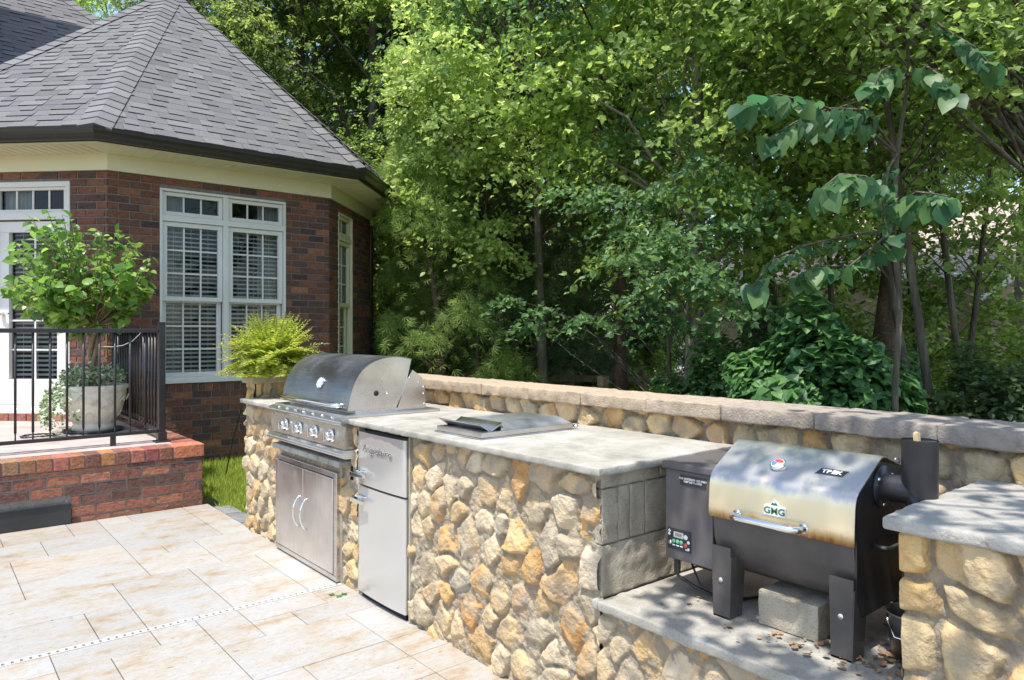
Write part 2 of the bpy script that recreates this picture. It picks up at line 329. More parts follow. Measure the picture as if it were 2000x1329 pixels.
PAL = np.array((1.08,1.0,.87))*np.array([(.52,.44,.32),(.50,.46,.39),(.56,.49,.38),(.46,.42,.35),(.47,.34,.19),(.49,.38,.23),(.50,.40,.26),(.44,.25,.10),(.47,.31,.15),(.50,.37,.18),(.38,.34,.27),(.36,.34,.30),(.53,.43,.28),(.44,.30,.18),(.50,.44,.33),(.36,.32,.25),(.46,.33,.18),(.48,.36,.2)])
MORT = np.array((.30,.255,.19))
def stone_field(name, mapper, u0, u1, v0, v1, size, parent, seed=1, res=.0055, relief=.031, gap=.085, holes=(), rot=.6, smear=.0, elong=1.5, flush=0., keep=None, tint=(1,1,1)):
    """fieldstone face on a grid: faceted stones standing out of rough mortar. mapper(u,v,h)->xyz arrays"""
    rs = np.random.RandomState(seed)
    nu = int((u1-u0)/res)+1; nv = int((v1-v0)/res)+1
    us = np.linspace(u0, u1, nu); vs = np.linspace(v0, v1, nv); U, V = np.meshgrid(us, vs, indexing='ij')
    wu = U + .018*fbm(U*14, V*14, seed+5, 3) ; wv = V + .018*fbm(U*14+9, V*14+4, seed+8, 3)
    # seeds on a jittered hexagonal lattice
    S = []; row = 0; v = v0 - size
    while v < v1 + size:
        u = u0 - size + (size*.5 if row % 2 else 0)
        while u < u1 + size: S.append((u + (rs.rand()-.5)*size*.62, v + (rs.rand()-.5)*size*.55)); u += size*1.02
        v += size*.92; row += 1
    S = np.array(S); K = len(S); ang = rot + (rs.rand(K)-.5)*1.5; el = 1 + rs.rand(K)*(elong-1)*1.3; w_ = .8 + rs.rand(K)*.5
    H = np.zeros_like(U); Cc = np.zeros(U.shape + (3,))
    base = PAL[rs.randint(0, len(PAL), K)] * (.85 + .3*rs.rand(K, 1)) * np.array(tint)
    base2 = PAL[rs.randint(0, len(PAL), K)] * np.array(tint)
    hi = relief * (.55 + .6*rs.rand(K))
    nf = 6; pa = rs.rand(K, nf)*6.283; ps = .12 + rs.rand(K, nf)**2*1.0; po = .6 + rs.rand(K, nf)*1.5
    step = max(1, int(.25/res))
    for i0 in range(0, nu, step):
        sl = slice(i0, min(nu, i0+step)); lo, hi_ = us[sl][0], us[sl][-1]
        idx = np.where((S[:, 0] > lo-2.2*size) & (S[:, 0] < hi_+2.2*size))[0]
        du = wu[sl][..., None] - S[idx, 0]; dv = wv[sl][..., None] - S[idx, 1]
        ca, sa = np.cos(ang[idx]), np.sin(ang[idx]); e = np.sqrt(el[idx])
        D = np.sqrt(((du*ca+dv*sa)/e)**2 + ((-du*sa+dv*ca)*e)**2) / w_[idx] / size
        o = np.argpartition(D, 2, axis=2)[..., :2]; Dp = np.take_along_axis(D, o, 2); sw = Dp[..., 0] > Dp[..., 1]
        k1 = np.where(sw, o[..., 1], o[..., 0]); F1 = np.minimum(Dp[..., 0], Dp[..., 1]); F2 = np.maximum(Dp[..., 0], Dp[..., 1])
        kk = idx[k1]; edge = F2 - F1 + .05*fbm(U[sl]*60, V[sl]*60, seed+20, 2)
        x = U[sl] - S[kk, 0]; y = V[sl] - S[kk, 1]
        h = hi[kk].copy()
        for q in range(nf):
            s_ = np.cos(pa[kk, q])*x + np.sin(pa[kk, q])*y
            h = np.minimum(h, hi[kk]*(1 + .25*po[kk, q]) - ps[kk, q]*np.maximum(0, s_ - .12*size*po[kk, q]))
        h = np.maximum(h, hi[kk]*.3)
        prof = np.clip((edge - gap)/.15, 0, 1); prof = 1 - (1-prof)**3
        hs = h*prof + (.007*fbm(U[sl]*28 + kk*2.3, V[sl]*28, seed+30, 5) - .006*np.abs(fbm(U[sl]*17, V[sl]*17 + kk*1.9, seed+33, 3)))*prof
        m = np.clip((edge - gap + .01)/.04, 0, 1)
        mort = .004 + .014*fbm(U[sl]*40, V[sl]*40, seed+40, 4)
        if flush: mort = mort + flush
        H[sl] = np.maximum(mort, hs - .002)
        st = m * (hs > mort)
        bl = np.clip(.5 + 1.6*fbm(U[sl]*16 + kk*3.1, V[sl]*16 + kk*1.7, seed+50, 4), 0, 1)[..., None]
        col = base[kk]*(1-bl*.6) + base2[kk]*bl*.6
        smr = np.clip(fbm(U[sl]*11, V[sl]*11, seed+60, 4)*2.0 + smear - .08, 0, .8)[..., None]
        Cc[sl] = MORT*(1-st[..., None]) + (col*(1-smr) + MORT*1.12*smr)*st[..., None]
    X = mapper(U, V, H); Vv = np.stack(X, -1).reshape(-1, 3)
    I = np.arange(nu*nv).reshape(nu, nv)
    F = np.stack([I[:-1, :-1], I[1:, :-1], I[1:, 1:], I[:-1, 1:]], -1)
    um = (us[:-1]+us[1:])/2; vm = (vs[:-1]+vs[1:])/2; UM, VM = np.meshgrid(um, vm, indexing='ij')
    msk = np.ones(UM.shape, bool)
    for (a, b, c, d) in holes: msk &= ~((UM > a) & (UM < b) & (VM > c) & (VM < d))
    if keep is not None: msk &= keep(UM, VM)
    return npmesh(name, Vv, F[msk], M['stone'], parent, Cc.reshape(-1, 3), True)

def rough_box(name, x0, x1, y0, y1, z0, z1, res, amp, mat, parent, col=(1,1,1), r=.006, rough=('x0','x1','y0','y1'), ramp_=1., seed=0, topamp=.15):
    """box with gridded faces, rounded edges and rough cast or split sides"""
    def lines(a, b):
        n = max(1, int((b-a)/res)); ls = list(np.linspace(a, b, n+1)); ls += [a+r*.4, a+r, b-r, b-r*.4]; return np.array(sorted(set(round(v, 5) for v in ls)))
    X, Y, Z = lines(x0, x1), lines(y0, y1), lines(z0, z1)
    V = []; F = []; off = 0; W = []
    def face(A, Bv, fn, nm, flip):
        nonlocal off
        a, b = np.meshgrid(A, Bv, indexing='ij'); pts = np.stack(fn(a, b), -1).reshape(-1, 3); V.append(pts)
        I = np.arange(len(pts)).reshape(a.shape) + off; q = np.stack([I[:-1,:-1], I[1:,:-1], I[1:,1:], I[:-1,1:]], -1).reshape(-1, 4)
        F.append(q[:, ::-1] if flip else q); off += len(pts)
    o = np.ones_like
    face(X, Y, lambda a, b: (a, b, o(a)*z1), 'z1', False); face(X, Y, lambda a, b: (a, b, o(a)*z0), 'z0', True)
    face(Y, Z, lambda a, b: (o(a)*x0, a, b), 'x0', True); face(Y, Z, lambda a, b: (o(a)*x1, a, b), 'x1', False)
    face(X, Z, lambda a, b: (a, o(a)*y0, b), 'y0', False); face(X, Z, lambda a, b: (a, o(a)*y1, b), 'y1', True)
    V = np.vstack(V); F = np.vstack(F)
    lo = np.array((x0, y0, z0)) + r; hi = np.array((x1, y1, z1)) - r; q = np.clip(V, lo, np.maximum(lo, hi)); d = V - q
    nrm = np.linalg.norm(d, axis=1, keepdims=True); n_ = d / np.maximum(nrm, 1e-9); V2 = q + n_*r
    disp = np.empty(len(V))
    for i, p in enumerate(V):
        v = Vector(p*1.0)
        nz = mnoise.noise(v*30 + Vector((seed*7.3, seed, 0))) + .5*mnoise.noise(v*75 + Vector((seed, 3, 0))) + .8*mnoise.noise(v*9)
        k = 0
        if 'x0' in rough and n_[i, 0] < -.3: k = 1
        if 'x1' in rough and n_[i, 0] > .3: k = 1
        if 'y0' in rough and n_[i, 1] < -.3: k = 1
        if 'y1' in rough and n_[i, 1] > .3: k = 1
        disp[i] = nz*(amp if k else amp*topamp)
    V2 = V2 + n_*disp[:, None]
    return npmesh(name, V2, F, mat, parent, np.tile(np.array(col, float), (len(V2), 1)), True)

BR = [(.31,.125,.08),(.25,.095,.065),(.36,.145,.085),(.21,.085,.06),(.16,.075,.058),(.13,.068,.055),(.32,.155,.095),(.28,.11,.07)]
BRH = [(.18,.068,.042),(.21,.08,.046),(.12,.056,.042),(.09,.05,.042),(.15,.064,.043),(.27,.115,.058),(.19,.083,.047),(.105,.058,.046)]
def brick_wall(name, org, d, length, z0, z1, parent, mats, holes=(), seed=3, pal=BR, pitch=.081, bl=.20, joint=.010, depth=.03, proud=.004, rowlock=()):
    """bricks as separate beveled blocks in one mesh, on a mortar sheet; outward normal is d rotated -90 deg"""
    rs = random.Random(seed); d = Vector((d[0], d[1], 0)).normalized(); nrm = Vector((d.y, -d.x, 0)); b = B(); org = Vector((org[0], org[1], 0))
    def blk(u0, u1, a0, a1):
        if u1-u0 < .012 or a1-a0 < .012: return
        for (h0, h1, h2, h3) in holes:
            if u0 < h1 and u1 > h0 and a0 < h3-.004 and a1 > h2+.004:
                if u0 < h0-.02 and u1 > h0: blk(u0, h0, a0, a1); 
                if u1 > h1+.02 and u0 < h1: blk(h1, u1, a0, a1)
                if u0 >= h0-.02 and u1 <= h1+.02 or True:
                    return
        c = rs.choice(pal); k = .82+rs.random()*.36; c = tuple(x*k for x in c)
        e = .004; pr = proud + rs.random()*.003; j = lambda: (rs.random()-.5)*.003
        def p(u, a, o): q = org + d*u + nrm*o; return (q.x, q.y, a)
        o4 = [p(u0,a0,-.01), p(u1,a0,-.01), p(u1,a1,-.01), p(u0,a1,-.01)]
        i4 = [p(u0+e+j(),a0+e+j(),pr), p(u1-e+j(),a0+e+j(),pr), p(u1-e+j(),a1-e+j(),pr), p(u0+e+j(),a1-e+j(),pr)]
        b.add(o4+i4, [(4,5,6,7),(0,1,5,4),(1,2,6,5),(2,3,7,6),(3,0,4,7)], c, 0)
    rl = list(rowlock)
    r = 0; z = z0
    while z < z1 - .01:
        zz = min(z+pitch-joint, z1); off = -(bl+joint)*.5 if r % 2 else 0; u = off
        while u < length:
            a, c = max(u, 0), min(u+bl, length)
            skip = any(a < q[1] and c > q[0] and z < q[3]-.01 and zz > q[2]+.01 for q in rl)
            if not skip: blk(a, c, z, zz)
            u += bl + joint
        z += pitch; r += 1
    for (q0, q1, q2, q3) in rl:
        u = q0
        while u < q1-.02: blk(u, min(u+.068, q1), q2, q3-.004); u += .078
    # mortar sheet pieces around the holes
    zs = sorted(set([z0, z1] + [min(max(v, z0), z1) for h in holes for v in h[2:]])); us = sorted(set([0, length] + [min(max(v, 0), length) for h in holes for v in h[:2]]))
    for i in range(len(us)-1):
        for j_ in range(len(zs)-1):
            um, zm = (us[i]+us[i+1])/2, (zs[j_]+zs[j_+1])/2
            if any(h[0] < um < h[1] and h[2] < zm < h[3] for h in holes): continue
            q = lambda u, a: tuple(org + d*u - nrm*.004 + Vector((0,0,a)))
            b.add([q(us[i],zs[j_]), q(us[i+1],zs[j_]), q(us[i+1],zs[j_+1]), q(us[i],zs[j_+1])], [(0,1,2,3)], (1,1,1), 1)
            q2 = lambda u, a: tuple(org + d*u - nrm*.14 + Vector((0,0,a)))
            b.add([q2(us[i],zs[j_]), q2(us[i+1],zs[j_]), q2(us[i+1],zs[j_+1]), q2(us[i],zs[j_+1])], [(3,2,1,0)], (1,1,1), 1)
    return obj(name, b, mats, parent)

def text_mesh(name, s, size, origin, mat, parent, right=(0,-1,0), up=(0,0,1), ext=.0008, shear=0, bold=0, xscale=1.):
    cu = bpy.data.curves.new(name, 'FONT'); cu.body = s; cu.size = size; cu.extrude = ext; cu.align_x = 'CENTER'; cu.align_y = 'CENTER'
    cu.shear = shear; cu.offset = bold
    to = bpy.data.objects.new(name + '_tmp', cu); COL.objects.link(to)
    dg = bpy.context.evaluated_depsgraph_get(); me = bpy.data.meshes.new_from_object(to.evaluated_get(dg)); bpy.data.objects.remove(to)
    r, u = Vector(right).normalized(), Vector(up).normalized(); nn = r.cross(u); o = Vector(origin)
    for v in me.vertices: c = v.co.copy(); v.co = o + r*c.x*xscale + u*c.y + nn*c.z
    me.materials.clear(); me.update(); me.name = name
    return link_mesh(name, me, mat, parent)

# ------------------------------------------------------------------ ground, patio, drain
def build_ground():
    b = B(); b.add([(-150,-150,-.13),(250,-150,-.13),(250,250,-.13),(-150,250,-.13)], [(0,1,2,3)])
    mt = mk('forest_floor', [(.3, (.05,.045,.025)), (.5, (.10,.085,.045)), (.62, (.10,.13,.04)), (.75, (.16,.13,.08))], 1.3, 9, .95, bump=1, bscale=20)
    o = obj('ground', b, mt); o['kind'] = 'structure'
    b = B(); b.add([(1.86,5.0,-.045),(8.5,5.0,-.045),(8.5,8.6,-.07),(1.86,8.6,-.045)], [(0,1,2,3)])
    mt = mk('lawn_soil', [(.3, (.07,.085,.025)), (.6, (.10,.13,.035)), (.75, (.14,.11,.06))], 12, 7, .95, bump=1, bscale=60)
    o = obj('lawn', b, mt); o['kind'] = 'structure'
    # sunlit drive seen through the trunks
    b = B(); pts = [P(1100, 24), P(1700, 24), P(2300, 33), P(1000, 38)]; b.add([(x, y, -.12) for x, y in pts], [(0,1,2,3)])
    o = obj('road', b, mk('pale_asphalt', [(.3, g(.30)), (.7, g(.42))], 3, 6, .9)); o['kind'] = 'structure'
    # grass blades
    rs = np.random.RandomState(5); n = 26000
    x = 1.9 + rs.rand(n)**1.2*2.6; y = 5.15 + rs.rand(n)*3.3; k = (x > 2.0 + .06*np.sin(y*9)) ; x = x[k]; y = y[k]; n = len(x)
    h = .035 + rs.rand(n)*.05; a = rs.rand(n)*6.283; wd = .0035 + rs.rand(n)*.003; lx = (rs.rand(n)-.5)*.06; ly = (rs.rand(n)-.5)*.06; z = np.full(n, -.05)
    V = np.stack([np.stack([x-np.cos(a)*wd, y-np.sin(a)*wd, z], -1), np.stack([x+np.cos(a)*wd, y+np.sin(a)*wd, z], -1), np.stack([x+lx, y+ly, z+h], -1)], 1).reshape(-1, 3)
    o = npmesh('grass', V, np.arange(3*n).reshape(-1, 3), L['grass']); tag(o, 'sunny green lawn grass between brick landing and stone wall', 'grass', None, 'stuff')
    # slate edging between patio and lawn
    b = B(); rs = random.Random(4); yy = 5.15
    for i in range(3):
        l_ = .3+rs.random()*.08; b.hexa([(1.895,yy,-.05),(2.03+rs.random()*.05,yy,-.05),(2.05,yy+l_,-.05),(1.895,yy+l_,-.05),(1.90,yy+.01,-.008),(2.03,yy+.02,-.012),(2.03,yy+l_-.03,-.01),(1.90,yy+l_-.01,-.006)], (1,1,1)); yy += l_+.01
    o = obj('path', b, mk('slate', [(.3, g(.13)), (.7, g(.24))], 9, 7, .8, bump=.8, bscale=30), bevel=.004); o['kind'] = 'structure'
build_ground()

def build_patio():
    rs = random.Random(11); md = .2032; b = B(); J = .0019
    x1 = 1.885; nx = 34; x0 = x1 - nx*md
    def region(y0, ny):
        G = [[0]*ny for _ in range(nx)]
        szs = [(3,2)]*5 + [(2,3)]*4 + [(2,2)]*5 + [(2,1)]*3 + [(1,2)]*2 + [(1,1)]*2
        for j in range(ny):
            for i in range(nx):
                if G[i][j]: continue
                rs.shuffle(szs)
                for (a, c) in szs + [(1,1)]:
                    if i+a <= nx and j+c <= ny and all(not G[i+p][j+q] for p in range(a) for q in range(c)):
                        for p in range(a):
                            for q in range(c): G[i+p][j+q] = 1
                        k = .90+rs.random()*.14; t = rs.random()
                        col = (.345*k, (.338-.01*t)*k, (.327-.02*t)*k) if rs.random() < .8 else (.345*k, .318*k, .288*k)
                        X0, X1, Y0, Y1 = x0+i*md+J, x0+(i+a)*md-J, y0+j*md+J, y0+(j+c)*md-J
                        z = rs.random()*.0012; e = .002
                        b.add([(X0,Y0,-.02),(X1,Y0,-.02),(X1,Y1,-.02),(X0,Y1,-.02),(X0,Y0,z-.002),(X1,Y0,z-.002),(X1,Y1,z-.002),(X0,Y1,z-.002),
                               (X0+e,Y0+e,z),(X1-e,Y0+e,z),(X1-e,Y1-e,z),(X0+e,Y1-e,z)],
                              [(8,9,10,11),(4,5,9,8),(5,6,10,9),(6,7,11,10),(7,4,8,11),(0,1,5,4),(1,2,6,5),(2,3,7,6),(3,0,4,7)], col); break
    region(3.782, 12); region(3.742-36*md, 36)
    b.box(x0, x1-.003, 3.742-36*md, 6.23, -.06, -.008, (.07,.06,.05))
    o = obj('patio', b, M['trav']); o['kind'] = 'structure'
    # slot drain
    b = B(); x = x0
    while x < 1.86:
        b.box(x, x+.0335, 3.742, 3.748, -.02, .0022); b.box(x, x+.0335, 3.774, 3.780, -.02, .0022); b.box(x, x+.0205, 3.748, 3.774, -.02, .0020); x += .0335
    o = obj('slot_drain', b, M['plastic_w']); tag(o, 'narrow white slotted drain strip set across the travertine patio', 'drain')
    # a few scraps of leaf on the tiles
    k = 0
    for (px, py) in ((648,1163),(662,1166),(672,1162)):
        kk = 1.42*1410/(py-650); x, y = P(px, kk); b = B(); a = k*1.3
        pts = [(x+.022*math.cos(a+t)*(1 if i % 2 else .55), y+.022*math.sin(a+t)*(1 if i % 2 else .55), .004+.003*(i % 2)) for i, t in enumerate([j*math.pi/4 for j in range(8)])]
        b.add(pts, [tuple(range(8))]); o = obj('fallen_leaf', b, L['vine'])
        tag(o, ('leftmost', 'middle', 'rightmost')[k] + ' of three tiny green leaf scraps on the patio before the fridge', 'leaf', 'leaf scraps on the patio'); k += 1
build_patio()

# ------------------------------------------------------------------ outdoor kitchen masonry
CT = .95   # counter top
kit = empty('outdoor_kitchen', (1.9, 3.2, 0), 'long fieldstone outdoor kitchen counter with grey concrete tops and low front ledge', 'outdoor kitchen')
FX = 1.885
holes = [(3.035,3.548,-.1,.93), (3.765,4.655,-.1,.64), (3.64,4.63,.60,.93)]
# u runs along -y so that the face looks towards the patio
stone_field('stone_facing', lambda U, V, H: (FX - H, U, V), 1.765, 5.31, -.03, .925, .14, kit, seed=3, holes=holes, rot=2.2, elong=1.9, res=.005)
stone_field('stone_facing', lambda U, V, H: (FX - H, U, V), -.45, 1.765, -.03, .452, .14, kit, seed=9, rot=2.2, elong=1.9, res=.005)
b = B(); b.box(FX+.02, 2.64, 1.79, 3.03, 0, .915); b.box(FX+.02, 2.64, 3.55, 3.76, 0, .915); b.box(FX+.02, 2.64, 4.66, 5.2, 0, .915)
b.box(2.45, 2.64, 3.03, 4.66, 0, .915); b.box(FX+.02, 2.64, -.45, 1.76, 0, .44); b.box(FX+.01, 2.5, 3.70, 4.70, .62, .66)
obj('core', b, M['block'], kit)
# cheeks of the recesses
for y in (3.028, 3.55, 3.758, 4.655): b = B(); b.box(FX-.022, FX+.03, y-.006, y+.006, 0, .915); obj('recess_edge', b, M['block'], kit)
rough_box('countertop', 1.822, 2.655, 1.725, 3.715, CT-.03, CT, .02, .0035, M['concrete'], kit, seed=1, r=.007)
rough_box('countertop', 1.80, 2.655, 4.585, 5.215, CT-.032, CT, .02, .0035, M['concrete'], kit, seed=2, r=.007)
rough_box('countertop', 2.44, 2.655, 3.717, 4.583, CT-.03, CT-.001, .03, .003, M['concrete'], kit, seed=4)
rough_box('ledge', 1.845, 2.655, -.45, 1.755, .445, .48, .022, .004, M['concrete'], kit, seed=5, r=.007)
rough_box('ledge', 1.845, 1.885, 1.755, 1.785, .445, .48, .02, .003, M['concrete'], kit, seed=5, r=.007)
# grey block side above the ledge
rs = random.Random(8)
def blkrow(z0, z1, cuts):
    for a, c in zip(cuts[:-1], cuts[1:]): rough_box('side_block', a+.003, c-.003, 1.762+rs.random()*.004, 1.80, z0+.003, z1-.003, .015, .005, M['block'], kit, seed=rs.random()*9, r=.004)
blkrow(.475, .665, [1.875, 2.33, 2.66]); blkrow(.665, .865, [1.875, 1.965, 2.03, 2.115, 2.42, 2.66]); blkrow(.865, .92, [1.875, 2.20, 2.66])
b = B(); b.box(1.885, 2.655, 1.775, 1.79, .47, .918); obj('side_mortar', b, M['block'], kit)
# grill shelf: row of grey edging pavers on rough mortar
rs = random.Random(2); y = 3.665
for i in range(7):
    rough_box('shelf_paver', 1.805, 1.90, y+.002, y+.134, .672, .706, .02, .002, M['concrete'], kit, seed=i, r=.006); y += .1375
stone_field('mortar_bed', lambda U, V, H: (FX-.005 - H, U, V), 3.66, 4.64, .60, .675, .05, kit, seed=31, relief=.012, smear=.6)

# pier at the right
pier = empty('stone_pier', (2.3, .2, 0), 'golden fieldstone pier with pitted concrete top at the right edge', 'stone pier')
stone_field('stone_facing', lambda U, V, H: (1.968 - H, U, V), -.5, .785, .35, .925, .15, pier, seed=27, relief=.040, rot=.9, elong=1.6, smear=-.35, gap=.085, tint=(1.1,1.03,.86), res=.0045)
stone_field('stone_facing', lambda U, V, H: (1.968 + U, .775 + H, V), -.008, .68, .47, .925, .2, pier, seed=22, relief=.015, elong=1.3, flush=.006, res=.012)
b = B(); b.box(1.99, 2.62, -.5, .765, .1, .918); obj('core', b, M['block'], pier)
rough_box('top_slab', 1.912, 2.655, -.5, .822, CT-.034, CT, .018, .0032, mk('pitted_concrete', [(.26, (.16,.15,.14)), (.33, (.28,.265,.24)), (.5, (.34,.325,.295)), (.7, (.39,.37,.34))], 28, 9, .8, bump=.9, bscale=120, dist=.005), pier, seed=6, r=.008)

# retaining wall behind, with its cap stones
wall = empty('retaining_wall', (2.75, 2.4, 0), 'long fieldstone retaining wall with split-faced cap stones behind the counter', 'stone wall')
WX = 2.675
stone_field('stone_facing', lambda U, V, H: (WX - H, U, V), -.6, 5.3, .47, 1.052, .145, wall, seed=41, relief=.045, rot=.3, elong=1.5, keep=lambda U, V: ~((U > 1.79) & (V < .9)), res=.007, tint=(1.08,1.02,.9))
stone_field('stone_facing', lambda U, V, H: (U, 5.185 - H, V), 1.90, 2.66, .93, 1.052, .11, wall, seed=42, relief=.03, tint=(1.1,1.03,.85))
stone_field('stone_facing', lambda U, V, H: (1.90 - H, U, V), 5.185, 5.33, .86, 1.052, .10, wall, seed=43, relief=.03, tint=(1.1,1.03,.85))
b = B(); b.box(WX+.02, 2.88, -.6, 5.33, -.1, 1.05); b.box(1.92, WX+.02, 5.20, 5.33, -.1, 1.05); obj('core', b, M['block'], wall)
rs = random.Random(17); y = -.75
while y < 5.35:
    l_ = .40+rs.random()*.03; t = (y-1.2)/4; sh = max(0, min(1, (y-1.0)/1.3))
    c = tuple(a*(1-sh)+c_*sh for a, c_ in zip((.30,.26,.225), (.39,.305,.215))); k = .92+rs.random()*.14  # greyer towards the right end: shade put into the cap colour
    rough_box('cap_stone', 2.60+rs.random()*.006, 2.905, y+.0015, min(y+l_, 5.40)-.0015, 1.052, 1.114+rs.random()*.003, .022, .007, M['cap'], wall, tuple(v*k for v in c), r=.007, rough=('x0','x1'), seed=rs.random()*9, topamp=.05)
    y += l_
for (a, c) in ((1.865, 2.20), (2.202, 2.598)):
    rough_box('cap_stone', a, c, 5.15, 5.36, 1.052, 1.114, .02, .006, M['cap'], wall, (.44,.36,.26), r=.007, rough=('y0','y1'), seed=a, topamp=.05)

# ------------------------------------------------------------------ built-in gas grill
grill = empty('gas_grill', (2.0, 4.1, .70), 'stainless built-in gas grill with domed hood set into the counter', 'gas grill')
Y0, Y1 = 3.655, 4.56
prof = [(1.85,.985),(1.862,1.05),(1.885,1.12),(1.925,1.19),(1.985,1.24),(2.06,1.268),(2.14,1.278),(2.21,1.273),(2.262,1.262)]
def smoothp(pr, n=3):
    out = []
    for i in range(len(pr)-1):
        p0, p1, p2, p3 = pr[max(i-1,0)], pr[i], pr[i+1], pr[min(i+2, len(pr)-1)]
        for k in range(n):
            t = k/n; out.append(tuple(.5*((2*b_)+(-a+c)*t+(2*a-5*b_+4*c-d)*t*t+(-a+3*b_-3*c+d)*t**3) for a, b_, c, d in zip(p0, p1, p2, p3)))
    return out + [pr[-1]]
ps = smoothp(prof)
b = B(); b.sheet(ps, Y0-.006, Y1+.006, -.004)
hood = obj('hood', b, M['hood'], grill)
for y in (Y0, Y1-.004): b = B(); b.prism(ps + [(2.235,1.15),(2.20,1.06),(2.16,.985)], y, y+.004); obj('hood_side', b, M['hood_side'], grill)
b = B(); b.prism([(2.16,.967),(2.20,1.06),(2.235,1.15),(2.27,1.20),(2.335,1.155),(2.352,1.13),(2.362,.967)], Y0-.003, Y1+.003); b.prism([(1.90,.955),(1.90,.984),(2.17,.984),(2.17,.955)], Y0+.002, Y1-.002)
obj('firebox', b, M['hood_side'], grill, bevel=.003)
b = B(); b.box(1.815, 2.43, 3.60, 4.60, .951, .966); obj('flange', b, M['steel'], grill, bevel=.002)
b = B(); b.tube([(2.03,Y0-.0012,1.075),(2.03,Y0+.001,1.075)], .016, 20); obj('spit_hole', b, M['dark'], grill)
for x, z in ((2.10,1.075),(2.31,1.13),(2.345,1.10),(2.345,1.06),(2.35,1.0),(2.25,1.16)): b = B(); b.tube([(x,Y0-.006,z),(x,Y0,z)], .006, 8); obj('rivet', b, M['chrome'], grill)
b = B(); b.prism([(1.80,.782),(1.815,.905),(1.90,.905),(1.90,.782)], 3.60, 4.605); obj('control_panel', b, steel('warm_panel_steel', .42, .55, .3, (1,1,40), .10), grill, bevel=.003)
b = B()
arc = [(1.815+.038*math.cos(a), .928+.024*math.sin(a)) for a in [math.pi/2 + math.pi*i/10 for i in range(11)]]
b.prism(arc + [(1.88,.904),(1.88,.952)], 3.585, 4.625, smooth=True); obj('front_rail', b, M['steel'], grill)
arc = [(1.80+.032*math.cos(a), .758+.022*math.sin(a)) for a in [math.pi/2 + math.pi*i/10 for i in range(11)]]
b = B(); b.prism(arc + [(1.90,.736),(1.90,.780)], 3.565, 4.615, smooth=True); obj('drip_tray', b, M['steel'], grill)
for y in (4.40, 4.19, 3.975, 3.765):
    b = B(); c0 = Vector((1.805, y, .842))
    b.tube([(1.806,y,.842),(1.798,y,.842),(1.797,y,.842)], [.040,.040,.034], 28)
    k = obj('knob', b, M['chrome'], grill)
    b = B(); b.tube([(1.797,y,.842),(1.775,y,.842),(1.772,y,.842)], [.030,.026,.022], 24); b.box(1.757, 1.775, y-.006, y+.006, .817, .867)
    obj('knob_grip', b, M['chrome'], k, bevel=.002)
for y in (4.47, 4.26, 4.05, 3.84): b = B(); b.box(1.800, 1.8035, y-.004, y+.004, .832, .852); obj('burner_mark', b, M['black_ink'], grill)
b = B(); pth = [(1.86,4.50,1.012),(1.815,4.49,1.012),(1.806,4.46,1.012),(1.806,3.75,1.012),(1.815,3.72,1.012),(1.86,3.71,1.012)]; b.tube(pth, .0145, 14); obj('hood_handle', b, M['chrome'], grill)
def disc_on(name, c, n, r, th, mat, parent, seg=28):
    b = B(); c = Vector(c); n = Vector(n).normalized(); b.tube([c, c+n*th*.8, c+n*th], [r, r, r*.9], seg); return obj(name, b, mat, parent)
gn = Vector((-.86, 0, .42)).normalized(); gc = Vector((1.882, 4.05, 1.118))
ga = disc_on('thermometer', gc, gn, .038, .014, M['chrome'], grill); disc_on('dial', gc+gn*.0145, gn, .029, .001, M['white_ink'], ga)
b = B(); b.hexa([Vector(gc)+gn*.0165+Vector((0,a,0))+Vector((.42,0,.86))*z_ for z_ in (0,.001) for a in (0,)]*4) if False else b.tube([gc+gn*.0165, gc+gn*.0165+Vector((.008,.012,.018))], .0012, 6); obj('needle', b, M['red_ink'], ga)
for i in range(7): y = 3.72+i*.125; b = B(); b.tube([(1.788,y,.943),(1.792,y,.952)], .009, 10); obj('rail_screw', b, M['chrome'], grill)

# access doors below the grill
acc = empty('access_doors', (1.84, 4.2, 0), 'brushed steel double access doors under the gas grill', 'cabinet doors')
b = B(); a0, a1, z0, z1 = 3.765, 4.650, .012, .625
for (p, q, r_, s_) in ((a0, a1, z0, z0+.03), (a0, a1, z1-.03, z1), (a0, a0+.036, z0+.03, z1-.03), (a1-.036, a1, z0+.03, z1-.03)): b.box(1.838, 1.90, p, q, r_, s_)
obj('frame', b, M['steel'], acc, bevel=.003)
for (p, q) in ((a0+.040, (a0+a1)/2-.002), ((a0+a1)/2+.002, a1-.040)):
    b = B(); b.box(1.833, 1.85, p, q, z0+.035, z1-.035); d = obj('door', b, M['steel_v'], acc, bevel=.003)
    y = (a0+a1)/2 + (.052 if p > 4.15 else -.052)
    b = B(); b.tube([(1.835,y,.225)] + [(1.835-.042*math.sin(math.pi*t)**.6, y, .225+.19*t) for t in [i/12 for i in range(1, 12)]] + [(1.835,y,.415)], .0065, 10); obj('door_handle', b, M['chrome'], d)
b = B(); b.box(1.852, 2.2, a0+.01, a1-.01, z0+.01, z1-.01); obj('cabinet_box', b, M['dark'], acc)

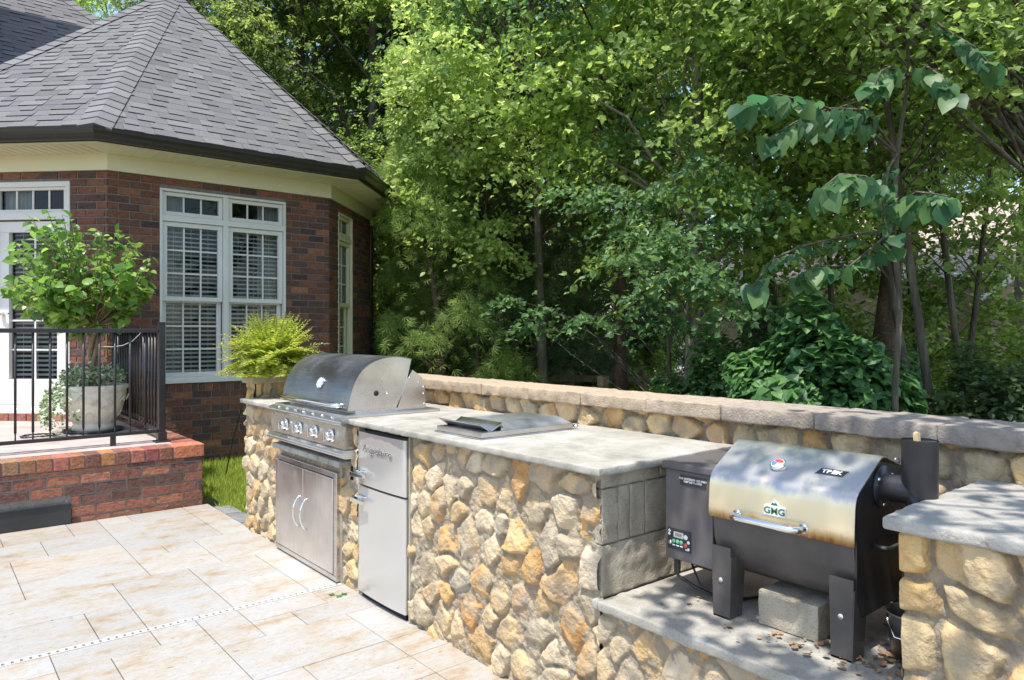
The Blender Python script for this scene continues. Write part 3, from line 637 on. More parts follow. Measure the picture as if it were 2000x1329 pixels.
# ------------------------------------------------------------------ retro fridge
fr = empty('fridge', (2.0, 3.29, 0), 'silver retro mini fridge with two doors built into the stone counter', 'fridge')
F0, F1 = 3.052, 3.536
b = B(); b.box(1.885, 2.40, F0+.006, F1-.006, .02, .892); obj('cabinet', b, mk('fridge_side', [(.3, g(.10)), (.7, g(.13))], 3, 3, .4), fr, bevel=.008)
def fdoor(z0, z1):
    b = B(); yc = (F0+F1)/2; n = 14; pr = []
    for i in range(n+1):
        t = i/n*2-1; pr.append((1.842 + .012*abs(t)**2.5, yc + t*(F1-F0)/2*.998))
    vs = []; 
    ring = pr + [(1.884, F1), (1.884, F0)][0:2]
    ring = [(x, y) for x, y in pr] + [(1.884, pr[-1][1]), (1.884, pr[0][1])]
    m = len(ring); vs = [(x, y, z0) for x, y in ring] + [(x, y, z1) for x, y in ring]
    b.add(vs, [(i, (i+1) % m, (i+1) % m+m, i+m) for i in range(m)], smooth=False); b.add(vs, [tuple(range(m))[::-1], tuple(range(m, 2*m))])
    o = obj('door', b, M['fridge'], fr, bevel=.012, seg=4, smooth=True); return o
d1 = fdoor(.612, .890); d2 = fdoor(.035, .600)
for d, z in ((d1, .668), (d2, .532)):
    b = B(); b.box(1.822, 1.848, 3.455, 3.500, z-.002, z+.026); b.tube([(1.822,3.478,z+.016),(1.846,3.420,z+.016)], [.006,.003], 8)
    b.hexa([(1.806,3.395,z-.012),(1.822,3.395,z-.012),(1.822,3.530,z-.014),(1.800,3.530,z-.014),(1.806,3.395,z+.004),(1.822,3.395,z+.006),(1.822,3.530,z+.014),(1.800,3.530,z+.010)])
    obj('door_handle', b, M['chrome'], d, bevel=.004)
text_mesh('badge', 'Frigidaire', .052, (1.8385, 3.31, .806), M['chrome'], d1, shear=.35, ext=.0015, xscale=1.55, bold=-.0005)
b = B(); b.box(1.87, 2.38, F0+.02, F1-.02, 0, .025); obj('plinth', b, M['dark'], fr)
for y in (3.032, 3.5415): b = B(); b.box(1.90, 1.915, y, y+.010, 0, .9); obj('gasket_gap', b, M['dark'], fr)

# ------------------------------------------------------------------ cooler lid on the counter
cl = empty('cooler_lid', (2.2, 2.7, CT), 'low stainless drop-in cooler lid lying on the concrete counter', 'cooler lid')
b = B(); b.box(1.905, 2.485, 2.505, 2.875, CT+.001, CT+.006); b.box(1.915, 2.475, 2.515, 2.865, CT+.006, CT+.030); obj('base', b, M['steel'], cl, bevel=.002)
b = B(); z = CT+.030; zt = CT+.062
b.hexa([(2.035,2.518,z),(2.472,2.518,z),(2.472,2.862,z),(2.035,2.862,z),(2.05,2.565,zt),(2.42,2.565,zt),(2.42,2.815,zt),(2.05,2.815,zt)])
b.hexa([(1.918,2.518,z),(1.975,2.518,z),(1.975,2.862,z),(1.918,2.862,z),(1.962,2.545,z+.002),(1.975,2.540,z+.002),(1.975,2.84,z+.002),(1.962,2.835,z+.002)])
obj('lid', b, steel('dull_steel_lid', .42, .56, .5, (1,1,10), .0, .4), cl, bevel=.002)
b = B(); b.sheet([(1.975,z),(1.955,z+.012),(1.925,z+.030),(1.918,z+.036)], 2.53, 2.85, -.003); b.sheet([(1.985,z),(2.02,z+.018),(2.048,zt)], 2.53, 2.85, -.003)
obj('handle', b, M['steel'], cl)
for y in (2.51, 2.87): b = B(); b.tube([(2.486,y-.012,CT+.016),(2.486,y+.012,CT+.016)], .008, 8); obj('hinge', b, M['chrome'], cl)

# ------------------------------------------------------------------ pellet smoker on the ledge
LZ = .482
sm = empty('pellet_smoker', (2.25, 1.25, LZ), 'small black pellet smoker with rust-edged steel lid standing on the ledge', 'smoker')
SY0, SY1 = .955, 1.43
low = [(2.062+.0,.86),(2.062,.80),(2.068,.74),(2.088,.685),(2.125,.64),(2.175,.612),(2.235,.602),(2.30,.605),(2.36,.625),(2.41,.66),(2.445,.71),(2.46,.77),(2.462,.86)]
b = B(); b.prism(low + [(2.40,.95),(2.30,.99),(2.20,.99),(2.10,.93)], SY0+.004, SY1-.002, smooth=False)
bar = obj('barrel', b, M['smokerblk'], sm, bevel=.002); 
for p in bar.data.polygons: p.use_smooth = len(p.vertices) == 4
b = B(); b.prism([(2.066,.66),(2.066,.94),(2.085,.965),(2.205,1.036),(2.30,1.02),(2.40,.99),(2.47,.86),(2.47,.62),(2.40,.60),(2.10,.60)], SY0-.002, SY0+.004)
obj('end_plate', b, M['blk'], sm)
lidp = [(2.044,.812),(2.046,.86),(2.05,.915)] + [(2.05+.03*(1-math.cos(a)), .915+.035*math.sin(a)) for a in (.4,.8,1.1)] + [(2.085,.968),(2.215,1.045),(2.235,1.050),(2.26,1.048),(2.42,.985),(2.455,.95)]
lidp2 = [lidp[0], lidp[1], lidp[2], (2.053,.933), (2.061,.950), (2.075,.963), (2.20,1.037), (2.215,1.044), (2.232,1.047), (2.25,1.044), (2.42,.985), (2.455,.95)]
b = B(); b.sheet(lidp2, SY0-.006, SY1+.002, -.004)
lid = obj('lid', b, M['lid'], sm)
b = B(); b.tube([(2.045,1.325,.835),(2.012,1.322,.835),(1.999,1.300,.835),(1.999,1.125,.835),(2.012,1.103,.835),(2.045,1.10,.835)], .0105, 14); b.tube([(2.046,1.325,.835),(2.040,1.325,.835)], .015, 14); b.tube([(2.046,1.10,.835),(2.040,1.10,.835)], .015, 14)
obj('lid_handle', b, M['chrome'], lid)
# lid slope frame
sd_ = Vector((.125, 0, .074)).normalized(); sn = Vector((-sd_.z, 0, sd_.x))
def onslope(f, y): return Vector((2.075, y, .963)) + sd_*f
tc = onslope(.055, 1.225) + sn*.004
tg = disc_on('thermometer', tc, sn, .026, .013, M['chrome'], lid)
disc_on('dial', tc+sn*.0132, sn, .021, .0008, M['white_ink'], tg)
def sector(a0, a1, mat, r=.019):
    b = B(); c = tc+sn*.0145; u = Vector((0,-1,0)); v = sd_
    pts = [c] + [c + (u*math.cos(t)+v*math.sin(t))*r for t in np.linspace(a0, a1, 12)]; b.add(pts, [tuple(range(len(pts)))]); obj('dial_zone', b, mat, tg)
sector(.2, 2.6, M['red_ink']); sector(2.7, 4.4, M['blue_ink'])
pc = onslope(.062, 1.055) + sn*.0045
b = B(); hw, hh = .046, .015
c4 = [pc + Vector((0,-1,0))*x + sd_*y for x, y in ((-hw-.004,-hh),(hw-.006,-hh),(hw+.004,hh),(-hw+.006,hh))]
b.add(c4 + [p+sn*.0015 for p in c4], [(0,3,2,1),(4,5,6,7),(0,1,5,4),(1,2,6,5),(2,3,7,6),(3,0,4,7)]); pl = obj('name_plate', b, M['chrome'], lid)
c5 = [pc + (p-pc)*.93 + sn*.0006 for p in c4]; b = B(); b.add([p+sn*.001 for p in c5] + [p+sn*.0016 for p in c5], [(0,3,2,1),(4,5,6,7),(0,1,5,4),(1,2,6,5),(2,3,7,6),(3,0,4,7)]); obj('plate_face', b, M['black_ink'], pl)
text_mesh('lettering', 'TREK', .021, pc+sn*.0026, M['white_ink'], pl, up=sd_, ext=.0005, bold=.0008, xscale=1.25)
# emblem on the lid front
b = B(); cy, cz = 1.193, .872; X = 2.0395
out = [(-.036,-.017),(.036,-.017),(.036,.011),(.030,.016),(.016,.016),(0,.037),(-.016,.016),(-.030,.016),(-.036,.011)]
vs = [(X, cy - x, cz + z) for x, z in out] + [(X+.004, cy - x, cz + z) for x, z in out]; n = len(out)
b.add(vs, [tuple(range(n)), tuple(range(n, 2*n))[::-1]] + [(i, i+n, (i+1) % n+n, (i+1) % n) for i in range(n)]); em = obj('emblem', b, M['white_ink'], lid)
b = B(); vs = [(X-.0006, cy - x*.93, cz + z*.93) for x, z in out]; b.add(vs[:4] + [vs[4], vs[7], vs[8]], [(0,1,2,3,4,5,6)]); obj('emblem_field', b, M['white_ink'], em)
b = B(); b.add([(X-.0006, cy+.012, cz+.0165), (X-.0006, cy-.012, cz+.0165), (X-.0006, cy, cz+.033)], [(0,1,2)]); obj('mountain', b, M['green_ink'], em)
b = B(); b.add([(X-.0012, cy+.005, cz+.0255), (X-.0012, cy+.001, cz+.022), (X-.0012, cy-.005, cz+.0245), (X-.0012, cy, cz+.033)], [(0,1,2,3)]); obj('snow_cap', b, M['white_ink'], em)
text_mesh('lettering', 'GMG', .028, (X-.0012, cy, cz-.002), M['green_ink'], em, ext=.0004, bold=.0007, xscale=1.12)
# hopper
b = B(); b.box(2.092, 2.43, 1.452, 1.652, .612, .932); hop = obj('hopper', b, M['hopper'], sm, bevel=.004)
b = B(); b.box(2.082, 2.445, 1.442, 1.662, .933, .958); obj('hopper_lid', b, M['hopper'], hop, bevel=.004)
b = B(); b.box(2.0895, 2.0925, 1.478, 1.586, .882, .918); lb = obj('warning_label', b, M['black_ink'], hop)
text_mesh('lettering', 'FOR OUTDOOR USE ONLY\nKEEP LID CLOSED', .0095, (2.089, 1.532, .901), M['white_ink'], lb, ext=.0002, bold=.0001)
b = B(); b.box(2.0885, 2.0925, 1.540, 1.640, .648, .722); cp = obj('control_panel', b, M['black_ink'], hop, bevel=.001)
b = B(); b.box(2.087, 2.089, 1.570, 1.612, .692, .712); obj('display', b, mk('lcd', [(.3, (.40,.40,.36)), (.7, (.48,.47,.43))], 3, 1, .4), cp)
text_mesh('digits', '888', .018, (2.0868, 1.591, .702), M['black_ink'], cp, ext=.0001)
gb = mk('mint_button', [(.3, (.12,.42,.24)), (.7, (.16,.5,.3))], 3, 1, .4)
for y in (1.612, 1.5955, 1.579):
    disc_on('button', (2.0885, y, .678), (-1,0,0), .0072, .003, gb, cp, 16)
disc_on('button', (2.0885, 1.5605, .672), (-1,0,0), .008, .003, M['pinkred'], cp, 16)
disc_on('socket', (2.0885, 1.5605, .700), (-1,0,0), .0085, .002, M['white_ink'], cp, 16); disc_on('socket', (2.0885, 1.627, .672), (-1,0,0), .0075, .004, M['chrome'], cp, 16)
for (y, z, r_) in ((1.632,.700,.005),(1.549,.684,.006),(1.549,.660,.005)): disc_on('indicator', (2.0885, y, z), (-1,0,0), r_, .0015, M['white_ink'], cp, 12)
for (y, z) in ((1.612,.664),(1.5955,.664),(1.579,.664),(1.556,.657)):
    b = B(); b.box(2.0878, 2.0886, y-.006, y+.006, z-.0022, z+.0022); obj('button_legend', b, M['white_ink'], cp)
b = B(); b.box(2.0878, 2.0886, 1.625, 1.637, .709, .7135); b.box(2.0878, 2.0886, 1.629, 1.633, .705, .7175); obj('star_mark', b, M['white_ink'], cp)
# wiring and fan under the hopper
b = B(); b.box(2.20, 2.36, 1.47, 1.60, .565, .610); b.tube([(2.12,1.62,.61),(2.11,1.61,.55),(2.13,1.55,.52),(2.16,1.50,.50),(2.2,1.44,.49),(2.3,1.40,.488)], .006, 8); b.tube([(2.14,1.58,.61),(2.13,1.53,.53),(2.15,1.48,.51),(2.18,1.46,.56),(2.2,1.45,.61)], .004, 8)
b.box(2.10, 2.106, 1.60, 1.62, .56, .612); obj('wiring', b, M['blk'], sm)
# legs
def leg(yc, x, front=True):
    s_ = -1 if front else 1; b = B(); wt, wb = .036, .030
    zt = .715
    b.hexa([(x,yc-wb,LZ),(x+.004,yc-wb,LZ),(x+.004,yc+wb,LZ),(x,yc+wb,LZ),(x,yc-wt,zt),(x+.004,yc-wt,zt),(x+.004,yc+wt,zt),(x,yc+wt,zt)])
    dx = .07 if front else -.07
    b.hexa([(min(x,x+dx),yc-wb-.003,LZ),(max(x,x+dx),yc-wb-.003,LZ),(max(x,x+dx),yc-wb,LZ),(min(x,x+dx),yc-wb,LZ),(min(x,x+dx*1.2),yc-wt-.003,zt-.03),(max(x,x+dx*1.2),yc-wt-.003,zt-.03),(max(x,x+dx*1.2),yc-wt,zt-.03),(min(x,x+dx*1.2),yc-wt,zt-.03)])
    b.box(min(x,x+dx), max(x,x+dx), yc-wb, yc+wb, LZ, LZ+.004)
    o = obj('leg', b, M['smokerblk'], sm)
    disc_on('bolt', (x-.0 if front else x+.004, yc, .605), (-1 if front else 1,0,0), .0085, .004, M['chrome'], o, 14)
leg(1.392, 2.052); leg(.992, 2.052); leg(1.392, 2.468, False); leg(.992, 2.468, False)
# flue
b = B(); disc_ = (2.225, SY0, .962); b.tube([(2.225,SY0-.001,.962),(2.225,SY0-.010,.962)], .062, 28); fl = obj('flue_collar', b, M['blk'], sm)
b = B()
for a in (.6, 2.6, 4.5): b.tube([(2.225+.052*math.cos(a),SY0-.009,.962+.052*math.sin(a)),(2.225+.052*math.cos(a),SY0-.017,.962+.052*math.sin(a))], .006, 8)
obj('bolt', b, M['chrome'], fl)
b = B(); n = 30; yv = .847; rv, rh = .0475, .040
for (rad, kind) in ((rh, 'h'), (rv, 'v')):
    vs = []
    for j in range(2):
        for k in range(n):
            a = 2*math.pi*k/n; c_, s_ = math.cos(a), math.sin(a)
            if kind == 'h': 
                z = .962 + rad*s_; y = SY0-.01 if j == 0 else yv + .046*s_; vs.append((2.225+rad*c_, y, z))
            else:
                y = yv + rad*s_; z = (.962 + .95*rad*s_*.9 - .004) if j == 0 else 1.112; vs.append((2.225+rad*c_, y, z))
    b.add(vs, [(k, (k+1) % n, (k+1) % n+n, k+n) for k in range(n)], smooth=True)
b.tube([(2.225,yv,1.110),(2.225,yv,1.106)], .043, 28); b.tube([(2.225,yv,.90),(2.225,yv,.96)], [.030,.044], 28)
obj('flue_pipe', b, M['blk'], sm)
b = B(); b.tube([(2.17,SY0-.002,.795),(2.17,SY0-.035,.795),(2.18,SY0-.045,.795),(2.33,SY0-.045,.795),(2.34,SY0-.035,.795),(2.34,SY0-.002,.795)], .006, 10); obj('side_handle', b, M['galv'], sm)
for y in (1.335, 1.300, 1.035, 1.0):
    b = B(); b.tube([(2.44,y-.006,1.005),(2.44,y+.006,1.005)], .015, 14); b.tube([(2.44,y-.009,1.005),(2.44,y+.009,1.005)], .005, 8); obj('hinge', b, M['galv'], sm)
b = B(); b.hexa([(2.21,.842,1.08),(2.225,.842,1.08),(2.225,.856,1.08),(2.21,.856,1.08),(2.205,.845,1.135),(2.222,.845,1.132),(2.222,.858,1.136),(2.205,.858,1.13)]); o = obj('wood_scrap', b, M['wood']); tag(o, 'pale wood scrap poking out of the smoker flue', 'wood')
# block and bucket
o = rough_box('cinder_block', 2.10, 2.30, 1.085, 1.285, LZ, .592, .02, .0022, M['block'], None, seed=3, r=.004); tag(o, 'grey concrete block sitting on the ledge under the smoker', 'concrete block')
bk = empty('bucket', (2.215, .862, LZ), 'small dark metal bucket under the smoker next to the pier', 'bucket')
b = B(); c = (2.215, .862, LZ); b.lathe([(.0,.002),(.052,.002),(.053,0),(.058,.04),(.0595,.042),(.0635,.085),(.065,.087),(.070,.128),(.073,.13),(.073,.135),(.069,.134),(.064,.09),(.05,.01),(0,.01)], c, 32); obj('pail', b, M['galv'], bk)
b = B(); b.tube([(c[0]-.055, c[1]+.052, c[2]+.112), (c[0]-.048, c[1]+.045, c[2]+.112)], .009, 10); b.tube([(c[0]-.053,c[1]+.05,c[2]+.112),(c[0]-.075,c[1]+.02,c[2]+.075),(c[0]-.065,c[1]-.03,c[2]+.07),(c[0]+.0,c[1]-.072,c[2]+.112)], .002, 6); obj('bail', b, M['chrome'], bk)
# leaf litter on the ledge
rs = random.Random(5); b = B()
for i in range(260):
    if i < 200: x = 2.02 + rs.random()*.2 + (rs.random()-.5)*.1; y = .80 + rs.random()**1.6*.42
    else: x = 1.90 + rs.random()*.35; y = .8 + rs.random()*.8
    s_ = .003+rs.random()**3*.012; a = rs.random()*6.28; e = .2+rs.random()*.4; tl = rs.random(); zz = s_*.4*tl+rs.random()*.003
    pts = [(x+s_*math.cos(a+t)*(1 if abs(math.cos(t)) > .5 else e), y+s_*math.sin(a+t)*(1 if abs(math.cos(t)) > .5 else e), LZ+.003+zz+s_*.5*math.cos(t+a*3)*tl) for t in (0,.8,2.3,3.14,3.9,5.5)]
    b.add(pts, [(0,1,2,3,4,5)])
o = obj('leaf_litter', b, M['deadleaf']); tag(o, 'dry brown leaf litter scattered on the ledge around the smoker legs', 'leaf litter', None, 'stuff')

# ------------------------------------------------------------------ house
house = empty('brick_house', (2.8, 10.8, 0), 'dark red brick house bay with grey shingled pyramid roof and trim tinted with foliage bounce', 'house')
V2 = lambda x, y: Vector((x, y, 0))
WP = [V2(.07, 13.5), V2(.07, 10.0), V2(1.57, 8.5), V2(4.05, 8.5), V2(5.30, 9.75), V2(5.30, 14)]
def offs(poly, o):
    out = []
    for i, p in enumerate(poly):
        ns = []
        if i > 0: d = (p - poly[i-1]).normalized(); ns.append(V2(d.y, -d.x))
        if i < len(poly)-1: d = (poly[i+1] - p).normalized(); ns.append(V2(d.y, -d.x))
        if len(ns) == 1: out.append(p + ns[0]*o)
        else: m = (ns[0]+ns[1]).normalized(); out.append(p + m*(o/m.dot(ns[0])))
    return out
def sweep(b, poly, prof, col=(1,1,1), mi=0, closed=True, smooth=False):
    rows = [[(q.x, q.y, z) for q in offs(poly, o)] for o, z in prof]
    n = len(poly); m = len(prof)
    for i in range(n-1):
        for j in range(m if closed else m-1):
            k = (j+1) % m; b.add([rows[j][i], rows[j][i+1], rows[k][i+1], rows[k][i]], [(0,1,2,3)], col, mi, smooth)
    if closed:
        b.add([rows[j][0] for j in range(m)], [tuple(range(m))]); b.add([rows[j][-1] for j in range(m)], [tuple(range(m))[::-1]])
    return b
GZ = -.12
win2 = (.50, 1.915, .86, 3.0); win3 = (.34, .93, .86, 3.0); door1 = (.80, 1.705, .52, 3.01)
mw = [M['brick'], M['mortar_wall']]
brick_wall('brick_wall', WP[2], (1,0), 2.48, GZ, 3.14, house, mw, [win2], 31, BRH, rowlock=[(.44, 1.975, .765, .86)])
brick_wall('brick_wall', WP[3], (1,1), 1.768, GZ, 3.14, house, mw, [win3], 32, BRH, rowlock=[(.28, .99, .765, .86)])
brick_wall('brick_wall', WP[1], (1,-1), 2.121, GZ, 3.14, house, mw, [door1], 33, BRH)
brick_wall('brick_wall', WP[4], (0,1), 4.2, GZ, 3.14, house, mw, [], 34, BRH)
brick_wall('brick_wall', WP[0], (0,-1), 3.5, GZ, 3.14, house, mw, [], 35, BRH)
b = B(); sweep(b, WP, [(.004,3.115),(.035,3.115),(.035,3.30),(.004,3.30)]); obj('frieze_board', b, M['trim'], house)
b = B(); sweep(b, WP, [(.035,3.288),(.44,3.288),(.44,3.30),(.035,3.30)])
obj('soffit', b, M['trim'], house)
# soffit ribs and vents
b = B(); bv = B()
for i in range(1, 5):
    p, q = WP[i], WP[(i+1)] if i < 5 else None
    d = (q-p).normalized(); nr = V2(d.y, -d.x); Ln = (q-p).length; u = -.1
    while u < Ln+.1:
        t = u
        a = p + d*t + nr*.04; c = p + d*t + nr*.42
        if -.02 < u < Ln+.02:
            for o0, w_, bb in ((.04, .004, b),):
                bb.hexa([tuple(a - d*.004 + Vector((0,0,3.283))), tuple(c - d*.004 + Vector((0,0,3.283))), tuple(c + d*.004 + Vector((0,0,3.283))), tuple(a + d*.004 + Vector((0,0,3.283))),
                         tuple(a - d*.004 + Vector((0,0,3.287))), tuple(c - d*.004 + Vector((0,0,3.287))), tuple(c + d*.004 + Vector((0,0,3.287))), tuple(a + d*.004 + Vector((0,0,3.287)))])
        u += .1
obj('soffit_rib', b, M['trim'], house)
b = B(); sweep(b, WP, [(.44,3.30),(.452,3.30),(.452,3.40),(.44,3.40)]); obj('fascia', b, M['gutter'], house)
b = B(); sweep(b, WP, [(.455,3.305),(.515,3.305),(.528,3.33),(.535,3.36),(.555,3.385),(.56,3.415),(.566,3.42),(.566,3.426),(.552,3.426),(.548,3.40),(.525,3.345),(.51,3.315),(.455,3.315)]); obj('gutter', b, M['gutter'], house)
c = offs(WP, .49)[4]
b = B(); b.tube([(c.x-.03,c.y+.05,3.31),(c.x-.03,c.y+.05,3.24),(c.x-.06,c.y+.1,3.17),(c.x-.25,c.y+.22,3.09),(5.37,c.y+.28,3.0),(5.36,c.y+.28,2.85),(5.36,c.y+.28,0)], .04, 10); obj('downspout', b, M['gutter'], house)

# roof
APX = Vector((2.81, 10.85, 6.22)); EZ = 3.43
EV = [Vector((q.x, q.y, EZ)) for q in offs(WP, .53)]
SH = [(.150,.145,.150),(.136,.132,.138),(.162,.156,.159),(.122,.118,.124),(.145,.139,.142)]
def shingles(name, p0, p1, tl, tr, seed, parent, vmax=None):
    rs = random.Random(seed); e = (p1-p0); Ln = e.length; u_ = e.normalized()
    mid = tl - p0; vv = mid - u_*mid.dot(u_); Hh = vv.length; v_ = vv.normalized(); nrm = u_.cross(v_)
    tlu = (tl-p0).dot(u_); tru = (tr-p0).dot(u_)
    b = B(); ex = .122; k = 0; v = 0
    UL = lambda v: tlu*v/Hh; UR = lambda v: Ln + (tru-Ln)*v/Hh
    pt = lambda u, v, h: tuple(p0 + u_*min(max(u, UL(v)), UR(v)) + v_*v + nrm*h)
    b.add([pt(-9,0,-.004), pt(99,0,-.004), pt(99,Hh,-.004), pt(-9,Hh,-.004)], [(0,1,2,3)], (.07,.07,.073))
    while v < Hh-.01:
        v1 = min(v+ex, Hh); u = UL(v) - rs.random()*.3; thick = rs.random() < .5
        while u < UR(v):
            w_ = .10+rs.random()*.19; u1 = u+w_; thick = not thick; h = .012 if thick else .004
            if u1 > UL(v):
                c = rs.choice(SH); kk = .95+rs.random()*.12; c = tuple(x*kk*(1.0 if thick else .93) for x in c)
                j = (rs.random()-.5)*.006
                q = [pt(u,v+j,h), pt(u1-.002,v+j,h), pt(u1-.002,v1+.012,.0015), pt(u,v1+.012,.0015), pt(u,v+j,-.003), pt(u1-.002,v+j,-.003)]
                b.add(q, [(0,1,2,3),(4,0,3),(5,2,1)], c); b.add([q[4], q[5], q[1], q[0]], [(0,1,2,3)], (.035,.034,.036))  # near-black front edges: tab shadow lines painted as colour
            u = u1
        v = v1
    return obj(name, b, M['shingle'], parent)
def hipcaps(p, a, na, nb, seed, parent, name='ridge_cap'):
    """p eave corner, a top; na/nb in-plane directions away from the hip on the two sides"""
    rs = random.Random(seed); d = (a-p).normalized(); Ln = (a-p).length; b = B(); s = 0
    na = (na - d*na.dot(d)).normalized(); nb = (nb - d*nb.dot(d)).normalized(); up = (-(na+nb)).normalized()
    if up.z < 0: up = -up
    while s < Ln:
        s1 = min(s+.145, Ln); c = rs.choice(SH); kk = .98+rs.random()*.16; c = tuple(x*kk for x in c); w_ = .16
        A = p + d*s + up*.027; Bq = p + d*(s1+.02) + up*.016
        b.add([A+na*w_-up*.006, A, A+nb*w_-up*.006, Bq+na*w_-up*.006, Bq, Bq+nb*w_-up*.006, A+na*w_-up*.03, A-up*.02, A+nb*w_-up*.03],
              [(0,1,4,3),(1,2,5,4),(6,7,1,0),(7,8,2,1)], c); s = s1
    return obj(name, b, M['shingle'], parent)
for i in range(0, 5): shingles('roof', EV[i], EV[i+1], APX, APX, 50+i, house)
for i in range(1, 5):
    hipcaps(EV[i], APX, EV[i-1]-EV[i], EV[i+1]-EV[i], 60+i, house)
# main roof behind the bay: right hip end
cA = Vector((5.55, 10.45, EZ)); ridge = 6.0
q0 = Vector((-7, 10.45, EZ)); t1 = cA + Vector((-ridge, ridge, ridge)); t0 = Vector((-7, 10.45+ridge, EZ+ridge))
shingles('roof', q0, cA, t0, t1, 71, house)
cB = Vector((5.55, 24, EZ)); shingles('roof', cA, cB, t1, Vector((5.55-ridge, 24, EZ+ridge)), 72, house)
hipcaps(cA, t1, Vector((-1,0,0)), Vector((0,1,0)), 73, house)
# unseen tall stack, added on the left to cast shade on the roofs
b = B(); b.box(-.75, .62, 11.9, 12.7, 4.0, 11.0); b.box(-.82, .69, 11.83, 12.77, 10.75, 11.0, mi=1)
mb_ = mk('shade_stack_brick', [(.3, (.15,.055,.04)), (.7, (.24,.08,.05))], 14, 5, .9, bump=.6, bscale=40)
obj('shade_stack', b, [mb_, M['concrete']], house)

def fpt(org, d, u, o, z):
    d = d.normalized(); n = V2(d.y, -d.x); q = org + d*u + n*o; return (q.x, q.y, z)
def fbox(b, org, d, u0, u1, o0, o1, z0, z1, col=(1,1,1), mi=0):
    f = lambda u, o, z: fpt(org, d, u, o, z)
    return b.hexa([f(u0,o1,z0), f(u1,o1,z0), f(u1,o0,z0), f(u0,o0,z0), f(u0,o1,z1), f(u1,o1,z1), f(u1,o0,z1), f(u0,o0,z1)], col, mi)
def glazing(org, d, u0, u1, z0, z1, cols, rows, parent, op=-.055, mun=.018):
    """muntin bars as one grid and one pane sheet behind"""
    b = B()
    for i in range(1, cols): u = u0 + (u1-u0)*i/cols; fbox(b, org, d, u-mun/2, u+mun/2, op-.006, op+.012, z0, z1)
    for i in range(1, rows): z = z0 + (z1-z0)*i/rows; fbox(b, org, d, u0, u1, op-.0055, op+.0105, z-mun/2, z+mun/2)
    obj('muntins', b, M['paint'], parent)
    b = B(); b.add([fpt(org, d, u0, op, z0), fpt(org, d, u1, op, z0), fpt(org, d, u1, op, z1), fpt(org, d, u0, op, z1)], [(0,1,2,3)]); obj('pane', b, M['glasspane'], parent)
def rect_frame(b, org, d, u0, u1, z0, z1, w_, o0, o1, wb=None):
    wb = wb or w_
    fbox(b, org, d, u0, u1, o0, o1, z1-w_, z1); fbox(b, org, d, u0, u1, o0, o1, z0, z0+wb)
    fbox(b, org, d, u0, u0+w_, o0, o1, z0+wb, z1-w_); fbox(b, org, d, u1-w_, u1, o0, o1, z0+wb, z1-w_)
def blinds(org, d, u0, u1, z0, z1, parent, op=-.14, pitch=.050, closed=.010):
    b = B(); z = z0
    while z < z1:
        f = lambda u, o, zz: fpt(org, d, u, o, zz)
        b.add([f(u0,op+.018,z-.011), f(u1,op+.018,z-.011), f(u1,op-.018,z+.011), f(u0,op-.018,z+.011)], [(0,1,2,3)]); z += pitch
    for u in (u0+.12, (u0+u1)/2, u1-.12): fbox(b, org, d, u-.0015, u+.0015, op+.022, op+.024, z0, z1)
    obj('blind', b, M['blind'], parent)
def curtain(org, d, u0, u1, z0, z1, parent, op=-.10):
    b = B(); n = 40; vs = []
    for i in range(n+1):
        u = u0+(u1-u0)*i/n; o = op + .018*math.sin(i*1.25) + .006*math.sin(i*2.9+1); vs += [fpt(org, d, u, o, z0), fpt(org, d, u, o, z1)]
    b.add(vs, [(2*i, 2*i+2, 2*i+3, 2*i+1) for i in range(n)], smooth=True); obj('curtain', b, M['curtain'], parent)
D2 = V2(1, 0); D3 = V2(1, 1).normalized(); D1 = V2(1, -1).normalized()
def window(org, d, u0, u1, z0, z1, units, mat, curt):
    b = B(); rect_frame(b, org, d, u0, u1, z0+.035, z1, .028, -.06, .012)
    fbox(b, org, d, u0-.012, u1+.012, -.06, .03, z0, z0+.035)           # sill
    zt = 2.665; uw = (u1-u0)/units
    fbox(b, org, d, u0+.028, u1-.028, -.06, .006, zt-.02, zt+.045)       # transom bar
    for k in range(1, units): fbox(b, org, d, u0+uw*k-.03, u0+uw*k+.03, -.06, .004, z0+.035, z1-.028)
    root = obj('window', b, mat, house, bevel=.003)
    for k in range(units):
        a = u0+uw*k + (.03 if k else .028); c = u0+uw*(k+1) - (.03 if k < units-1 else .028)
        b = B(); rect_frame(b, org, d, a+.004, c-.004, zt+.049, z1-.032, .042, -.072, -.018); obj('transom_sash', b, mat, root, bevel=.003)
        glazing(org, d, a+.046, c-.046, zt+.091, z1-.074, 3 if units > 1 else 2, 1, root, -.06)
        zm = 1.79
        b = B(); rect_frame(b, org, d, a+.004, c-.004, zm-.02, zt-.024, .05, -.07, -.018); obj('upper_sash', b, mat, root, bevel=.003)
        glazing(org, d, a+.054, c-.054, zm+.03, zt-.074, 3 if units > 1 else 2, 3, root, -.06)
        b = B(); rect_frame(b, org, d, a+.004, c-.004, z0+.04, zm+.012, .05, -.105, -.072, .075); obj('lower_sash', b, mat, root, bevel=.003)
        glazing(org, d, a+.054, c-.054, z0+.115, zm-.038, 3 if units > 1 else 2, 3, root, -.094)
        blinds(org, d, a+.02, c-.02, z0+.08, zt-.04, root, -.128)
    b = B(); fbox(b, org, d, u0, u0+.006, -.14, -.061, z0, z1); fbox(b, org, d, u1-.006, u1, -.14, -.061, z0, z1); fbox(b, org, d, u0, u1, -.14, -.061, z1-.006, z1); fbox(b, org, d, u0, u1, -.14, -.061, z0, z0+.03); obj('reveal', b, mat, root)
    for (a, c) in curt: curtain(org, d, a, c, z0+.05, z1-.04, root, -.19)
    return root
window(WP[2], D2, *win2, 2, M['paint'], [(win2[0]+.02, win2[0]+.30), (win2[1]-.28, win2[1]-.02)])
